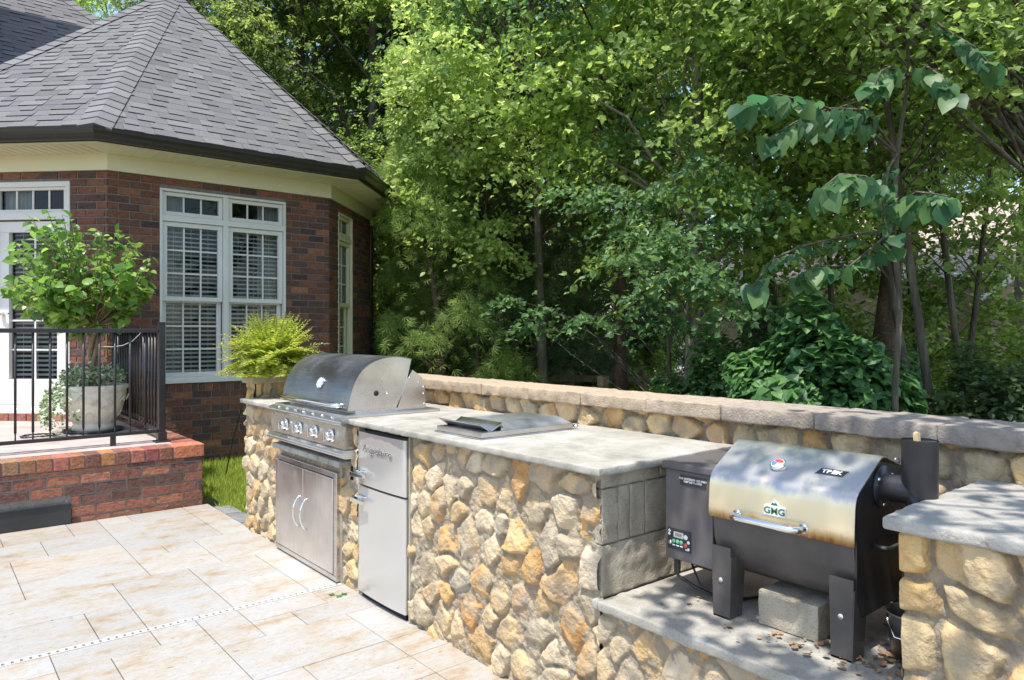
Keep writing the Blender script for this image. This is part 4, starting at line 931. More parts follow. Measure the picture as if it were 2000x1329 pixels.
window(WP[3], D3, *win3, 1, M['trim'], [(win3[0]+.02, win3[0]+.25)])
# room behind the windows
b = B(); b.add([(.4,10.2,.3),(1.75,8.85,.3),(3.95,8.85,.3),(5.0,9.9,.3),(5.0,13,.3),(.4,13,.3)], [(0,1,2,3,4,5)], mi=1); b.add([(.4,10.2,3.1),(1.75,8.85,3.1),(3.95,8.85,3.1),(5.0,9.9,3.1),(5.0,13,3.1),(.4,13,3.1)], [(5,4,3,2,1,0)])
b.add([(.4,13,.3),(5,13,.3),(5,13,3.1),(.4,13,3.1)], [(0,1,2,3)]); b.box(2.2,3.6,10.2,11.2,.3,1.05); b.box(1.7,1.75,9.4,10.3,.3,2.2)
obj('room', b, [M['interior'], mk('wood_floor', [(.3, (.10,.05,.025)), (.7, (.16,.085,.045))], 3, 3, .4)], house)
# door with transom
def make_door():
    org, d = WP[1], D1; u0, u1, z0, z1 = door1
    b = B(); rect_frame(b, org, d, u0, u1, z0+.10, z1, .055, -.06, .016, .03); fbox(b, org, d, u0+.055, u1-.055, -.06, .008, 2.615, 2.69)
    root = obj('door_frame', b, M['paint'], house, bevel=.003)
    b = B(); fbox(b, org, d, u0+.0, u1+.0, -.05, .05, z0, z0+.10); obj('threshold', b, M['cap'], root, bevel=.006)
    b = B(); rect_frame(b, org, d, u0+.055, u1-.055, 2.692, z1-.055, .03, -.065, -.01); obj('transom_sash', b, M['paint'], root, bevel=.003)
    glazing(org, d, u0+.085, u1-.085, 2.722, z1-.085, 4, 1, root, -.05)
    a, c = u0+.07, u1-.06
    b = B(); rect_frame(b, org, d, a, c, z0+.135, 2.60, .115, -.09, -.03, .27); dr = obj('door_leaf', b, M['paint'], root, bevel=.003)
    glazing(org, d, a+.115, c-.115, z0+.405, 2.485, 2, 5, root, -.075)
    b = B(); fbox(b, org, d, a-.008, a-.002, -.09, -.05, z0+.13, 2.61); obj('door_gap', b, M['dark'], root)
    blinds(org, d, a+.10, c-.10, z0+.40, 2.5, root, -.13); curtain(org, d, u0+.06, u0+.36, 2.66, z1-.06, root, -.14)
    b = B(); x, y, _ = fpt(org, d, a+.05, -.02, 0); b.tube([fpt(org, d, a+.05, -.03, 1.62), fpt(org, d, a+.05, .01, 1.62)], .022, 14); b.tube([fpt(org, d, a+.05, .012, 1.62), fpt(org, d, a+.15, .016, 1.62)], .009, 10); obj('door_handle', b, M['chrome'], root)
make_door()

# ------------------------------------------------------------------ brick landing with railing
PZt = .50
ld = empty('brick_landing', (-.3, 7.3, 0), 'raised landing of orange-red brick with rowlock edge and pinkish stamped paving', 'landing')
mw2 = [M['brick'], M['mortar']]
brick_wall('brick_wall', (-2.6, 6.235), (1,0), 4.445, -.03, .40, ld, mw2, [(2.62, 3.508, -.03, .155)], 41, BR, pitch=.0795)
brick_wall('brick_wall', (1.845, 6.235), (0,1), 2.26, -.08, .40, ld, mw2, [], 42, BR)
b = B(); rs = random.Random(9); x = -2.6
while x < 1.60:
    c = tuple(v*(.85+rs.random()*.4) for v in rs.choice(BR[:5]+BR[-2:])); j = (rs.random()-.5)*.004
    b.box(x, x+.094, 6.222+j, 6.42, .402, .500+j*.5, c, 0); x += .103
b.box(1.625, 1.858, 6.222, 6.42, .402, .501, (.50,.17,.09), 0)
y = 6.43
while y < 8.45:
    c = tuple(v*(.85+rs.random()*.4) for v in rs.choice(BR)); b.box(1.66, 1.858, y, y+.094, .402, .500, c, 0); y += .103
b2 = obj('rowlock_edge', b, [M['brick']], ld, bevel=.006)
b = B(); b.box(-2.6, 1.85, 6.232, 8.5, .399, .492); obj('rowlock_mortar', b, M['mortar'], ld)
b = B(); b.box(-2.6, 1.66, 6.42, 8.5, .49, PZt); b.add([(-2.6,8.5,.499),(1.57,8.5,.499),(.07,10.0,.499),(-2.6,10.0,.499)], [(0,1,2,3)]); obj('paving', b, M['flagstone'], ld)
b = B(); fbox(b, WP[1], D1, .3, 2.1, .02, .13, .50, .585)
rs = random.Random(3); b = B(); u = .30
while u < 2.0: 
    c = tuple(v*(.9+rs.random()*.4) for v in rs.choice(BR[:3])); fbox(b, WP[1], D1, u, u+.19, .015, .11, .50, .575, c); u += .2
obj('door_step', b, M['brick'], ld, bevel=.004)
b = B(); b.box(.02, .906, 6.212, 6.232, .004, .158); b.box(-.4, .906, 6.206, 6.214, .146, .160); obj('vent_panel', b, M['black_plastic'], ld, bevel=.003)
b = B(); b.box(-.9, .015, 6.212, 6.232, .004, .158); obj('vent_panel', b, M['black_plastic'], ld, bevel=.003)

rl = empty('metal_railing', (1.6, 6.573, PZt), 'black metal railing with round balusters around the brick landing', 'railing')
RY = 6.573; RX = 1.615
b = B(); b.box(RX-.026, RX+.026, RY-.026, RY+.026, PZt, 1.50); b.box(RX-.029, RX+.029, RY-.029, RY+.029, 1.50, 1.508); b.box(RX-.035, RX+.035, RY-.035, RY+.035, PZt, .585); b.box(RX-.06, RX+.06, RY-.06, RY+.06, PZt, .512)
obj('post', b, M['blk'], rl, bevel=.003)
b = B(); b.box(-2.6, RX-.026, RY-.02, RY+.02, 1.418, 1.452); obj('top_rail', b, M['blk'], rl, bevel=.004)
b = B(); b.box(-2.6, RX-.026, RY-.016, RY+.016, .578, .606); obj('bottom_rail', b, M['blk'], rl, bevel=.004)
b = B(); b.box(RX-.02, RX+.02, RY+.026, 8.46, 1.418, 1.452); obj('top_rail', b, M['blk'], rl, bevel=.004)
b = B(); b.box(RX-.016, RX+.016, RY+.026, 8.46, .578, .606); obj('bottom_rail', b, M['blk'], rl, bevel=.004)
b = B(); b.box(RX-.022, RX+.022, 8.42, 8.464, PZt, 1.49); obj('post', b, M['blk'], rl, bevel=.003)
b = B(); b.tube([(0,0,.60),(0,0,.66)], .0055, 8); b.tube([(0,0,.66),(0,0,1.418)], .0095, 10); bal = obj('baluster', b, M['blk'], rl)
off = bal.location.copy(); first = True
for x in list(np.arange(1.488, -2.5, -.1117)):
    o = bal if first else bal.copy()
    if not first: COL.objects.link(o); o.parent = rl
    o.location = off + Vector((x, RY, 0)); first = False
for y in np.arange(RY+.10, 8.42, .105):
    o = bal.copy(); COL.objects.link(o); o.parent = rl; o.location = off + Vector((RX, y, 0))
for x in (.45, 1.25): b = B(); b.box(x-.02, x+.02, RY-.012, RY+.012, PZt, .578); obj('rail_foot', b, M['blk'], rl)
# thin pale wire hanging from the top rail
b = B(); pts = []
for i in range(15):
    pass
for px, py, k in ((281,643,6.2),(272,654,6.22),(258,667,6.25),(240,675,6.3),(218,678,6.35),(196,677,6.4)): pts.append((*P(px, k), PZ(py, k)))
b.tube(pts, .0028, 6); o = obj('wire', b, M['plastic_w']); tag(o, 'thin pale wire sagging behind the landing railing', 'wire')

# ------------------------------------------------------------------ leaves
T = {}
T['oval'] = ([(0,0,0),(.26,.3,.05),(.28,.6,.05),(0,1,-.05),(-.28,.6,.05),(-.26,.3,.05)], [(0,1,2,3),(0,3,4,5)])
T['narrow'] = ([(0,0,0),(.12,.3,.03),(.12,.65,.03),(0,1,-.05),(-.12,.65,.03),(-.12,.3,.03)], [(0,1,2,3),(0,3,4,5)])
T['maple'] = ([(0,0,0),(.27,.50,.04),(0,.92,-.12),(-.27,.50,.04),(.36,.02,.06),(.52,.42,-.03),(-.36,.02,.06),(-.52,.42,-.03)], [(0,1,2,3),(0,4,5,1),(0,3,7,6)])
T['heart'] = ([(0,0,0),(0,.5,.02),(0,1,-.14),(.30,-.06,.05),(.44,.22,.10),(.36,.58,.06),(-.30,-.06,.05),(-.44,.22,.10),(-.36,.58,.06)], [(0,3,4,1),(1,4,5,2),(0,1,7,6),(1,2,8,7)])
T['spray'] = ([], [])
for i, (a, ln) in enumerate(((-.9,.6),(-.45,.85),(0,1),(.45,.85),(.9,.6))):
    c, s = math.sin(a), math.cos(a); o = len(T['spray'][0]); w_ = .024
    T['spray'][0].extend([(0,0,0),(c*ln*.5+s*w_, s*ln*.5-c*w_, .03),(c*ln, s*ln, -.06),(c*ln*.5-s*w_, s*ln*.5+c*w_, .03)]); T['spray'][1].append((o,o+1,o+2,o+3))
T['bunch'] = ([], [])
for i, (a, ln, z) in enumerate(((0,.6,0),(1.2,.55,.1),(2.3,.6,-.1),(3.5,.5,.12),(4.8,.6,.0))):
    c, s = math.sin(a), math.cos(a); o = len(T['bunch'][0]); w_ = .20
    T['bunch'][0].extend([(c*.08,s*.08,z),(c*ln*.5+s*w_, s*ln*.5-c*w_, z+.06),(c*ln, s*ln, z-.05),(c*ln*.5-s*w_, s*ln*.5+c*w_, z+.04)]); T['bunch'][1].append((o,o+1,o+2,o+3))
T = {k: (np.array(v), np.array(f)) for k, (v, f) in T.items()}
def leaves(name, C, Nn, Fw, size, tmpl, mat, parent, smooth=False):
    tv, tf = T[tmpl]; N = len(C); Nn = Nn/np.linalg.norm(Nn, axis=1, keepdims=True)
    Fw = Fw - Nn*(Fw*Nn).sum(1, keepdims=True); Fw = Fw/np.maximum(np.linalg.norm(Fw, axis=1, keepdims=True), 1e-6)
    Rt = np.cross(Fw, Nn); s = np.broadcast_to(np.asarray(size, float).reshape(-1, 1, 1), (N, 1, 1))
    Vv = C[:, None, :] + s*(tv[None, :, 0:1]*Rt[:, None] + tv[None, :, 1:2]*Fw[:, None] + tv[None, :, 2:3]*Nn[:, None])
    F = (np.arange(N)[:, None, None]*len(tv) + tf[None]).reshape(-1, 4)
    return npmesh(name, Vv.reshape(-1, 3), F, mat, parent, None, smooth)
def rnd(rs, n): return rs.randn(n, 3)
SHAPES = {
 'round': lambda h: np.sqrt(np.clip(1-(2*h-1)**2, .05, 1)), 'cone': lambda h: np.clip(1.05-h, .06, 1)*np.clip(.55+h*4, 0, 1),
 'tall': lambda h: np.clip(np.sin(np.pi*np.clip(h*.9+.08, 0, 1)), .12, 1)**.6, 'umbrella': lambda h: np.clip(.55+.5*np.sin(np.pi*h), .1, 1), 'mound': lambda h: np.sqrt(np.clip(1-h**2, .03, 1))}
def tree(name, label, cat, loc, H, z0, Rr, tr, ncl, nlf, clr, lsize, tmpl, leaf, bark, shape='tall', flat=.4, seed=1, lean=(0,0), group=None, up=.8, limbs=30, inner=.45, droop=.25, pxmin=None, crook=.15, zoff=-.13, trunktop=.85, clumps=None, nstem=1):
    rs = np.random.RandomState(seed); root = empty(name, (loc[0], loc[1], zoff), label, cat, group, None, True)
    # trunk path
    n = 9; tp = []
    ph = rs.rand()*6
    for i in range(n+1):
        t = i/n; tp.append(Vector((lean[0]*t + crook*math.sin(t*5+ph)*t, lean[1]*t + crook*math.cos(t*4+ph*2)*t, t*H*trunktop)))
    def at(z):
        t = max(0, min(1, z/(H*trunktop)))*n; i = min(int(t), n-1); return tp[i].lerp(tp[i+1], t-i)
    if clumps is None:
        h = rs.rand(ncl)**.9; a = rs.rand(ncl)*6.283; rr = Rr*SHAPES[shape](h)*(inner + (1-inner)*np.sqrt(rs.rand(ncl))); z = z0 + h*(H-z0)
        ax = np.array([list(at(q)) for q in z]); C = np.stack([ax[:, 0]+rr*np.cos(a), ax[:, 1]+rr*np.sin(a), z], -1)
    else:
        C = np.array(clumps, float) - np.array([loc[0], loc[1], zoff]); ncl = len(C); ax = np.array([list(at(q)) for q in C[:, 2]])
        a = np.arctan2(C[:, 1]-ax[:, 1], C[:, 0]-ax[:, 0])
    b = B(); b.tube(tp, [tr*(1-.8*i/n)*(1.35 if i == 0 else 1) for i in range(n+1)], 9)
    for q in range(1, nstem):
        dx, dy = rs.randn(2)*.5; b.tube([tp[0]+Vector((dx*.15, dy*.15, 0))] + [p + Vector((dx, dy, 0))*(i+1)/n for i, p in enumerate(tp[1:])], [tr*.8*(1-.8*i/n) for i in range(n+1)], 8)
    for i in range(min(limbs, ncl)):
        c = Vector(C[i]); r_ = (c - Vector((ax[i][0], ax[i][1], c.z))).length; p0 = at(max(z0*.6, c.z - r_*.7 - .1)); mid = p0.lerp(c, .5) + Vector((0, 0, .12*r_)) + Vector(rs.randn(3)*.08*r_)
        w_ = tr*.30*(.5+.5*rs.rand()); q1 = p0.lerp(mid, .5)+Vector(rs.randn(3)*.03*r_)
        b.tube([p0, q1, mid, mid.lerp(c, .6), c + (c-mid).normalized()*clr*.5], [w_, w_*.8, w_*.6, w_*.4, w_*.12], 5, cap=False)
    obj('trunk', b, bark, root)
    N = ncl*nlf; cc = np.repeat(C, nlf, axis=0); dirs = np.repeat(np.stack([np.cos(a), np.sin(a), np.zeros(ncl)], -1), nlf, axis=0)
    g_ = rs.randn(N, 3); g_[:, 2] *= flat; sc_ = np.repeat(clr*(.7+.6*rs.rand(ncl)), nlf)[:, None]*.55
    p = cc + g_*sc_ + dirs*sc_*.6; rad2 = (g_[:, 0]**2+g_[:, 1]**2)
    p[:, 2] -= rad2*sc_[:, 0]*droop; p[:, 2] = np.maximum(p[:, 2], .02)
    Nn = np.array([-.10, -.12, up*.7]) + .55*rnd(rs, N) + dirs*.4; Fw = g_*np.array([1,1,.3]) + dirs*.5 + .5*rnd(rs, N) + np.array([0,0,-.35])
    sz = lsize*(.65+.7*rs.rand(N))
    if pxmin:
        wx, wy = p[:, 0]+loc[0], p[:, 1]+loc[1]; ok = 1000 + 1410*(.7694*wx-.6388*wy)/(.6388*wx+.7694*wy) > pxmin; p, Nn, Fw, sz = p[ok], Nn[ok], Fw[ok], sz[ok]
    if tmpl == 'maple':   # mixed leaf shapes and sizes
        q_ = rs.rand(len(p)) < .45; leaves('crown', p[q_], Nn[q_], Fw[q_], sz[q_]*.9, 'oval', leaf, root); p, Nn, Fw, sz = p[~q_], Nn[~q_], Fw[~q_], sz[~q_]
    leaves('crown', p, Nn, Fw, sz, tmpl, leaf, root)
    return root
#FOREST
# ------------------------------------------------------------------ potted tree on the landing
def potted():
    cx, cy = 1.30, 7.68; rt = empty('potted_tree', (cx, cy, PZt), 'leafy potted hibiscus tree with twisted trunk in cream urn behind the railing', 'potted tree')
    b = B(); pr = [(0,.0),(.165,.0),(.175,.01),(.175,.05),(.165,.06),(.17,.075),(.21,.14),(.245,.22),(.265,.31),(.272,.36),(.268,.365),(.268,.372),(.285,.385),(.292,.40),(.292,.42),(.280,.425),(.262,.415),(.255,.38),(.0,.37)]
    b.lathe(pr, (cx, cy, PZt+.012), 48); 
    for i in range(26):   # raised leaf relief
        a = i*2*math.pi/26; zz = .14 + .09*(i % 2)+.03*math.sin(i*2.3); r_ = .215+ (zz-.14)*.42
        for k in range(5):
            t = a + (k-2)*.06; rr = r_+.004+.10*abs(k-2)*0; z = PZt+.012+zz+.035*(1-abs(k-2)/2.2)+.03
            r2 = .21+ (zz+.035*(1-abs(k-2)/2.2)+.03-.14)*.40
            b.tube([(cx+r2*math.cos(t), cy+r2*math.sin(t), z-.012), (cx+(r2+.006)*math.cos(t+.02), cy+(r2+.006)*math.sin(t+.02), z), (cx+(r2+.002)*math.cos(t+.05), cy+(r2+.002)*math.sin(t+.05), z+.012)], [.003,.008,.003], 6)
    pot = obj('pot', b, M['pot'], rt)
    b = B(); b.lathe([(0,0),(.24,0),(.255,.018),(.25,.022),(.235,.008),(0,.006)], (cx, cy, PZt+.002), 32); obj('saucer', b, M['black_plastic'], rt)
    b = B(); b.lathe([(0,.40),(.258,.395)], (cx, cy, PZt), 24); obj('soil', b, M['soil'], rt)
    rs = np.random.RandomState(12); b = B(); z0 = PZt+.38
    for s in range(3):
        ph = s*2.09; b.tube([(cx+.022*math.cos(ph+t*5.5)*(1+.2*t), cy+.022*math.sin(ph+t*5.5)*(1+.2*t), z0+t*.62) for t in np.linspace(0, 1, 16)], [.024-.006*t for t in np.linspace(0, 1, 16)], 8)
    top = Vector((cx, cy, z0+.60)); Cs = []; Ds = []
    cc = Vector((cx-.10, cy+.04, 1.90)); R3 = Vector((.62,.60,.58))
    for i in range(150):
        d = Vector(rs.randn(3)); d.normalize(); d.z = d.z*.9+.05; k = .4+.65*rs.rand()**.6
        if i < 40: k = .85+.2*rs.rand()
        tip = cc + Vector((d.x*R3.x, d.y*R3.y, d.z*R3.z))*k + (Vector((0,0,.12*rs.rand())) if d.z > .3 else Vector())
        mid = top.lerp(tip, .5) + Vector((d.x*.08, d.y*.08, -.02+.06*rs.rand())); path = [top, top.lerp(mid, .5)+Vector(rs.randn(3)*.015), mid, mid.lerp(tip, .6)+Vector((0,0,.015)), tip]
        b.tube(path, [.011,.008,.0055,.004,.002], 5, cap=False)
        nl = 17 if i < 60 else 12
        for j in range(nl):
            t = .38+.62*(j+rs.rand())/nl; seg = min(int(t*4), 3); p = path[seg].lerp(path[seg+1], t*4-seg); o = Vector(rs.randn(3)); o.normalize()
            Cs.append(p + o*.02); Ds.append(o*1.0 + d*.5 + Vector((0,0,-.25)))
    obj('trunk', b, M['twig'], rt)
    C = np.array([list(c) for c in Cs]); Dd = np.array([list(c) for c in Ds]); N = len(C)
    leaves('crown', C, np.array([-.1,-.15,.8]) + .45*rs.randn(N, 3) + .2*Dd, Dd + .5*rs.randn(N, 3), .085*(.45+.85*rs.rand(N)**1.3), 'heart', L['hib'], rt, True)
    # trailing variegated ivy
    N = 1100; a = rs.rand(N)*6.283; r = .27*np.sqrt(rs.rand(N)); C = np.stack([cx+r*np.cos(a), cy+r*np.sin(a), PZt+.43+.10*rs.rand(N)+.14*np.exp(-((r-.15)/.1)**2)*rs.rand(N)], -1)
    n2 = 650; t = rs.rand(n2); a2 = 3.35+rs.randn(n2)*.38; C2 = np.stack([cx+(.26+.16*np.sin(t*2.2))*np.cos(a2), cy+(.26+.16*np.sin(t*2.2))*np.sin(a2)-.03, PZt+.45-.34*t+.04*rs.randn(n2)], -1)
    C = np.vstack([C, C2]); N = len(C); leaves('ivy', C, np.array([-.2,-.4,.7])+.6*rs.randn(N, 3), rs.randn(N, 3), .036*(.6+.7*rs.rand(N)), 'oval', L['ivy'], rt)
    # loose cord coil on the paving
    b = B(); b.tube([(cx-.45+.12*math.cos(t)*(1+.1*math.sin(t*.4)), cy-.1+.10*math.sin(t), PZt+.008+.004*(i % 3)) for i, t in enumerate(np.linspace(0, 17, 60))], .005, 6)
    o = obj('cord', b, M['black_plastic']); tag(o, 'coiled black cord on the landing paving beside the cream urn', 'cord')
potted()

# ------------------------------------------------------------------ fern and hook
def fern():
    cx, cy, z0 = 2.06, 5.27, 1.115; rt = empty('potted_fern', (cx, cy, z0), 'bushy yellow-green fern in a low dark pot on the wall end', 'fern')
    b = B(); b.lathe([(0,0),(.09,0),(.12,.07),(.125,.075),(.115,.08),(0,.07)], (cx, cy, z0), 24); obj('pot', b, M['black_plastic'], rt)
    rs = np.random.RandomState(3); C = []; Nn = []; Fw = []; S = []; st = B()
    for i in range(320):
        a = rs.rand()*6.283; el = -.25+1.75*rs.rand()**.8; ln = .27+.14*rs.rand(); p = Vector((cx, cy, z0+.07)) + Vector((math.cos(a), math.sin(a), 0))*.05
        d = Vector((math.cos(a)*math.cos(el), math.sin(a)*math.cos(el), math.sin(el))); path = [p]; n = 20; side = Vector((-math.sin(a), math.cos(a), 0))
        for k in range(n):
            d = (d + Vector((0,0,-.034-.018*rs.rand())) ).normalized(); q = path[-1] + d*ln/n
            if q.z < z0+.005: q.z = z0+.005
            path.append(q); w_ = .052*math.sin(math.pi*min(1, (k+2)/(n+2)))**.7
            nn = side.cross(d)
            for sg in (-1, 1): C.append(list(q)); Nn.append(list(nn*(1 if nn.z > 0 else -1) + Vector(rs.randn(3)*.25))); Fw.append(list(side*sg + d*.45)); S.append(w_*(.85+.3*rs.rand()))
        st.tube(path, [.0018]*len(path), 4, cap=False)
    obj('stalks', st, M['twig'], rt); leaves('fronds', np.array(C), np.array(Nn), np.array(Fw), np.array(S), 'narrow', L['fern'], rt)
fern()
b = B(); q = [Vector((2.42,7.45,-.06)), Vector((2.33,6.9,.45)), Vector((2.25,6.4,.85)), Vector((2.22,6.0,1.18)), Vector((2.25,5.75,1.36)), Vector((2.30,5.62,1.50))]
b.tube(q, .0065, 6)
for dx, dy, dz in ((.05,-.05,.05),(-.06,.04,.04),(.0,.0,.09),(.07,-.03,-.01),(-.05,.06,-.03),(.03,-.06,.01)): b.tube([q[-1]+Vector((-dx*.4,-dy*.4,-.10)), q[-1]+Vector((0,0,-.01)), q[-1]+Vector((dx,dy,dz))], [.007,.008,.003], 6)
o = obj('garden_stake', b, M['blk']); tag(o, 'thin black metal stake leaning from the lawn up behind the fern', 'garden stake')

# ------------------------------------------------------------------ neighbour's house behind the trees
nb = empty('neighbour_house', (*P(1900, 25), -.13), 'tan brick house with pinkish shingle roof half hidden behind the trees', 'house')
nx0, nx1 = P(1370, 27), P(2500, 21); dn = V2(nx1[0]-nx0[0], nx1[1]-nx0[1]); LN = dn.length; dn.normalize(); on = V2(*nx0)
tanb = mk('tan_brick', [(.3, (.30,.21,.15)), (.7, (.46,.34,.25))], 9, 5, .9, bump=.4, bscale=40)
b = B(); fbox(b, on, dn, 0, LN, -8, 0, -.13, 3.35); obj('wall', b, tanb, nb)
b = B(); fbox(b, on, dn, -.3, LN, .30, .42, 3.18, 3.36); fbox(b, on, dn, -.3, LN, 0, .40, 3.15, 3.19); obj('eave', b, M['paint'], nb)
SHs = SH; SH = [(.50,.40,.34),(.46,.37,.32),(.54,.44,.37),(.42,.34,.295)]
f = lambda u, o, z: Vector(fpt(on, dn, u, o, z))
shingles('roof', f(-.4,.42,3.37), f(LN,.42,3.37), f(4.0,-4.2,6.6), f(LN,-4.2,6.6), 90, nb)
gu = 11.4
b = B(); b.add([f(gu-2.6,2.0,-.13), f(gu+2.6,2.0,-.13), f(gu+2.6,2.0,2.6), f(gu,2.0,4.5), f(gu-2.6,2.0,2.6)], [(0,1,2,3,4)]); obj('gable_wall', b, tanb, nb)
b = B(); 
for sg in (-1, 1): b.hexa([f(gu,1.98,4.5), f(gu+sg*2.9,1.98,2.35), f(gu+sg*2.9,2.2,2.35), f(gu,2.2,4.5), f(gu,1.98,4.68), f(gu+sg*2.9,1.98,2.53), f(gu+sg*2.9,2.2,2.53), f(gu,2.2,4.68)])
obj('rake_board', b, M['paint'], nb)
shingles('roof', f(gu+2.9,2.2,2.54), f(gu+2.9,-1.0,2.54), f(gu,2.2,4.7), f(gu,-1.0,4.7), 91, nb); SH = SHs
for (u, z) in ((gu-.8, .9), (gu-5.5, .9), (gu-9, .9)):
    o_ = 2.0 if abs(u-gu) < 2.6 else 0
    b = B(); rect_frame(b, on, dn, u, u+1.0, z, z+1.5, .08, o_, o_+.05); w_ = obj('window', b, M['paint'], nb)
    b = B(); fbox(b, on, dn, u+.08, u+.92, o_, o_+.02, z+.08, z+1.42); obj('pane', b, M['glasspane'], w_)

# ------------------------------------------------------------------ rail fence
def fence(px, k, label):
    x, y = P(px, k); b = B(); b.box(x-.05, x+.05, y-.05, y+.05, -.13, .80); b.box(x-.06, x+.06, y-.06, y+.06, .68, .82)
    o = obj('fence_post', b, M['postwood'], bevel=.008); tag(o, label, 'fence post', 'posts behind the wall')
fence(1178, 10, 'short weathered wooden fence post right of the reddish trunk behind the wall'); fence(975, 11, 'short dark wooden fence post showing over the far part of the wall')
b = B(); p0, p1 = P(700, 12.2), P(1400, 11.5); 
for z in (.28, .62): b.hexa([(p0[0],p0[1],z),(p1[0],p1[1],z),(p1[0]+.05,p1[1]+.03,z),(p0[0]+.05,p0[1]+.03,z),(p0[0],p0[1],z+.1),(p1[0],p1[1],z+.1),(p1[0]+.05,p1[1]+.03,z+.1),(p0[0]+.05,p0[1]+.03,z+.1)])
for i in range(6):
    t = i/5; x, y = p0[0]*(1-t)+p1[0]*t+.1, p0[1]*(1-t)+p1[1]*t+.06; b.box(x-.05, x+.05, y-.05, y+.05, -.13, .8)
o = obj('rail_fence', b, M['postwood']); tag(o, 'low dark wooden rail fence in the shade under the trees', 'fence')

# ------------------------------------------------------------------ trees
bg = 'background trees of the wood'
# prototypes for the wood
A = tree('tall_tree', 'tall leafy tree standing directly behind the peak of the bay roof', 'tree', P(470, 19), 17, 1.8, 3.6, .20, 60, 430, 1.1, .15, 'bunch', L['far'], M['bark'], 'tall', .42, 101, (.5,.3), bg, limbs=45)
A2 = tree('tall_tree', 'tall loose-crowned tree behind the cedar near the centre', 'tree', P(860, 17), 15, 1.2, 3.2, .18, 56, 430, 1.0, .14, 'bunch', L['maple'], M['bark'], 'tall', .40, 102, (-.4,.4), bg, limbs=45)
A3 = tree('tall_tree', 'tall dark tree in the shaded middle of the wood', 'tree', P(1130, 18), 16, .6, 3.4, .22, 80, 330, 1.05, .15, 'bunch', L['dark'], M['bark'], 'tall', .40, 103, (.2,-.3), bg, limbs=45)
A4 = tree('tall_tree', 'high-crowned tree in front of the neighbour house, centre', 'tree', P(1780, 19), 17, 5.0, 3.4, .13, 52, 420, 1.1, .15, 'bunch', L['far'], M['bark'], 'tall', .42, 104, (.5,.3), bg, limbs=40, crook=.3)
spots = [(A, -60, 30, .2, 1.0, 'far tree at the left edge behind the main roof'), (A2, 230, 27, 1.9, 1.0, 'far tree between the main roof and the bay roof'), (A, 640, 24, 2.6, 1.05, 'tree right of the bay roof, second row'),
 (A2, 360, 21, 3.9, .74, 'tree left of the bay roof peak'), (A3, 600, 17, 4.4, .95, 'dark tree just over the right slope of the bay roof'), (A, 740, 15.5, 1.1, .9, 'tree rising beside the house corner and downspout'),
 (A2, 1000, 14.5, 5.2, .92, 'tree with sunlit crown above the dark hollow'), (A, 1010, 26, .9, .78, 'far tree behind the dark hollow'), (A3, 880, 22, 3.1, 1.1, 'dark far tree behind the cedar'), (A2, 1230, 23, 2.1, .74, 'far tree left of the pale trunk'),
 (A4, 1460, 20, .5, 1.1, 'tree above the left end of the neighbour house'), 
 (A4, 1980, 17, 5.0, 1.05, 'tree at the right edge before the neighbour house'), (A3, 1400, 33, 1.0, .85, 'distant dark tree behind the neighbour house, left'), (A3, 1720, 36, 2.0, .9, 'distant dark tree behind the neighbour house roof'),
 (A3, 2080, 33, 3.0, .9, 'distant dark tree past the right end of the neighbour roof'), (A, 1150, 34, 3.3, .95, 'most distant tree in the middle of the wood'), (A3, 800, 33, 4.3, .9, 'most distant dark tree beyond the house corner'), (A, 480, 33, 5.3, .85, 'most distant tree beyond the bay roof')]
for (pr, px, k, rz, s, lab) in spots:
    high = px > 1440 and k < 21
    t_ = copy_tree(pr, (*P(px, k), -.13 + (1.6 if high else 0)), rz, s, lab)
    if high: t_.location.z = -.13; t_.scale = (s, s, s*1.15)

# evergreens and maples that show one by one
tree('cedar_tree', 'bright yellow-green feathery cedar between house corner and dark hollow', 'tree', P(865, 10.4), 4.3, .45, 1.3, .08, 85, 150, .40, .15, 'spray', L['cedar'], M['bark_red'], 'cone', .32, 201, pxmin=742, up=.5, inner=.45, droop=.45, limbs=90, lean=(-.2,.1))
tree('cedar_tree', 'dark feathery evergreen in the shade just right of the bright cedar', 'tree', P(1040, 11.6), 6.2, .9, 1.7, .12, 150, 110, .5, .19, 'spray', L['dark'], M['bark_red'], 'cone', .7, 202, up=.35, inner=.5, limbs=80)
tree('maple_tree', 'sunlit maple with pale layered sprays above and beside the cedar', 'tree', P(1065, 10.0), 9.8, 3.5, 2.2, .08, 110, 190, .55, .085, 'maple', L['bright'], M['bark'], 'tall', .28, 203, (-.2,.2), limbs=60, inner=.4, pxmin=770)
tree('shade_tree', 'reddish straight trunk rising from the dark hollow behind the wall', 'tree', P(1212, 10.6), 9, 3.6, 2.4, .115, 60, 170, .65, .095, 'maple', L['maple_b'], M['bark_red'], 'umbrella', .35, 204, limbs=40, crook=.05)
tree('maple_tree', 'maple with thick pale grey trunk and blue-green lower sprays', 'tree', P(1355, 8.6), 9, 2.0, 1.9, .125, 105, 170, .46, .085, 'maple', L['maple'], M['bark_pale'], 'tall', .28, 205, (.1,.0), limbs=60, crook=.06, inner=.5)
rs1 = np.random.RandomState(5); cl_ = []
for i in range(42): px, py, k = 765+215*rs1.rand(), 70+330*rs1.rand()**1.2, 9.7+.8*rs1.rand(); cl_.append((*P(px, k), PZ(py + (px-765)*.55, k)))
tree('maple_sapling', 'slim sunlit maple whose pale sprays spread over the cedar top', 'tree', P(935, 10.4), 6.0, 1, 1, .04, 0, 120, .36, .085, 'maple', L['bright'], M['bark'], flat=.22, seed=241, clumps=cl_, limbs=42, pxmin=752)
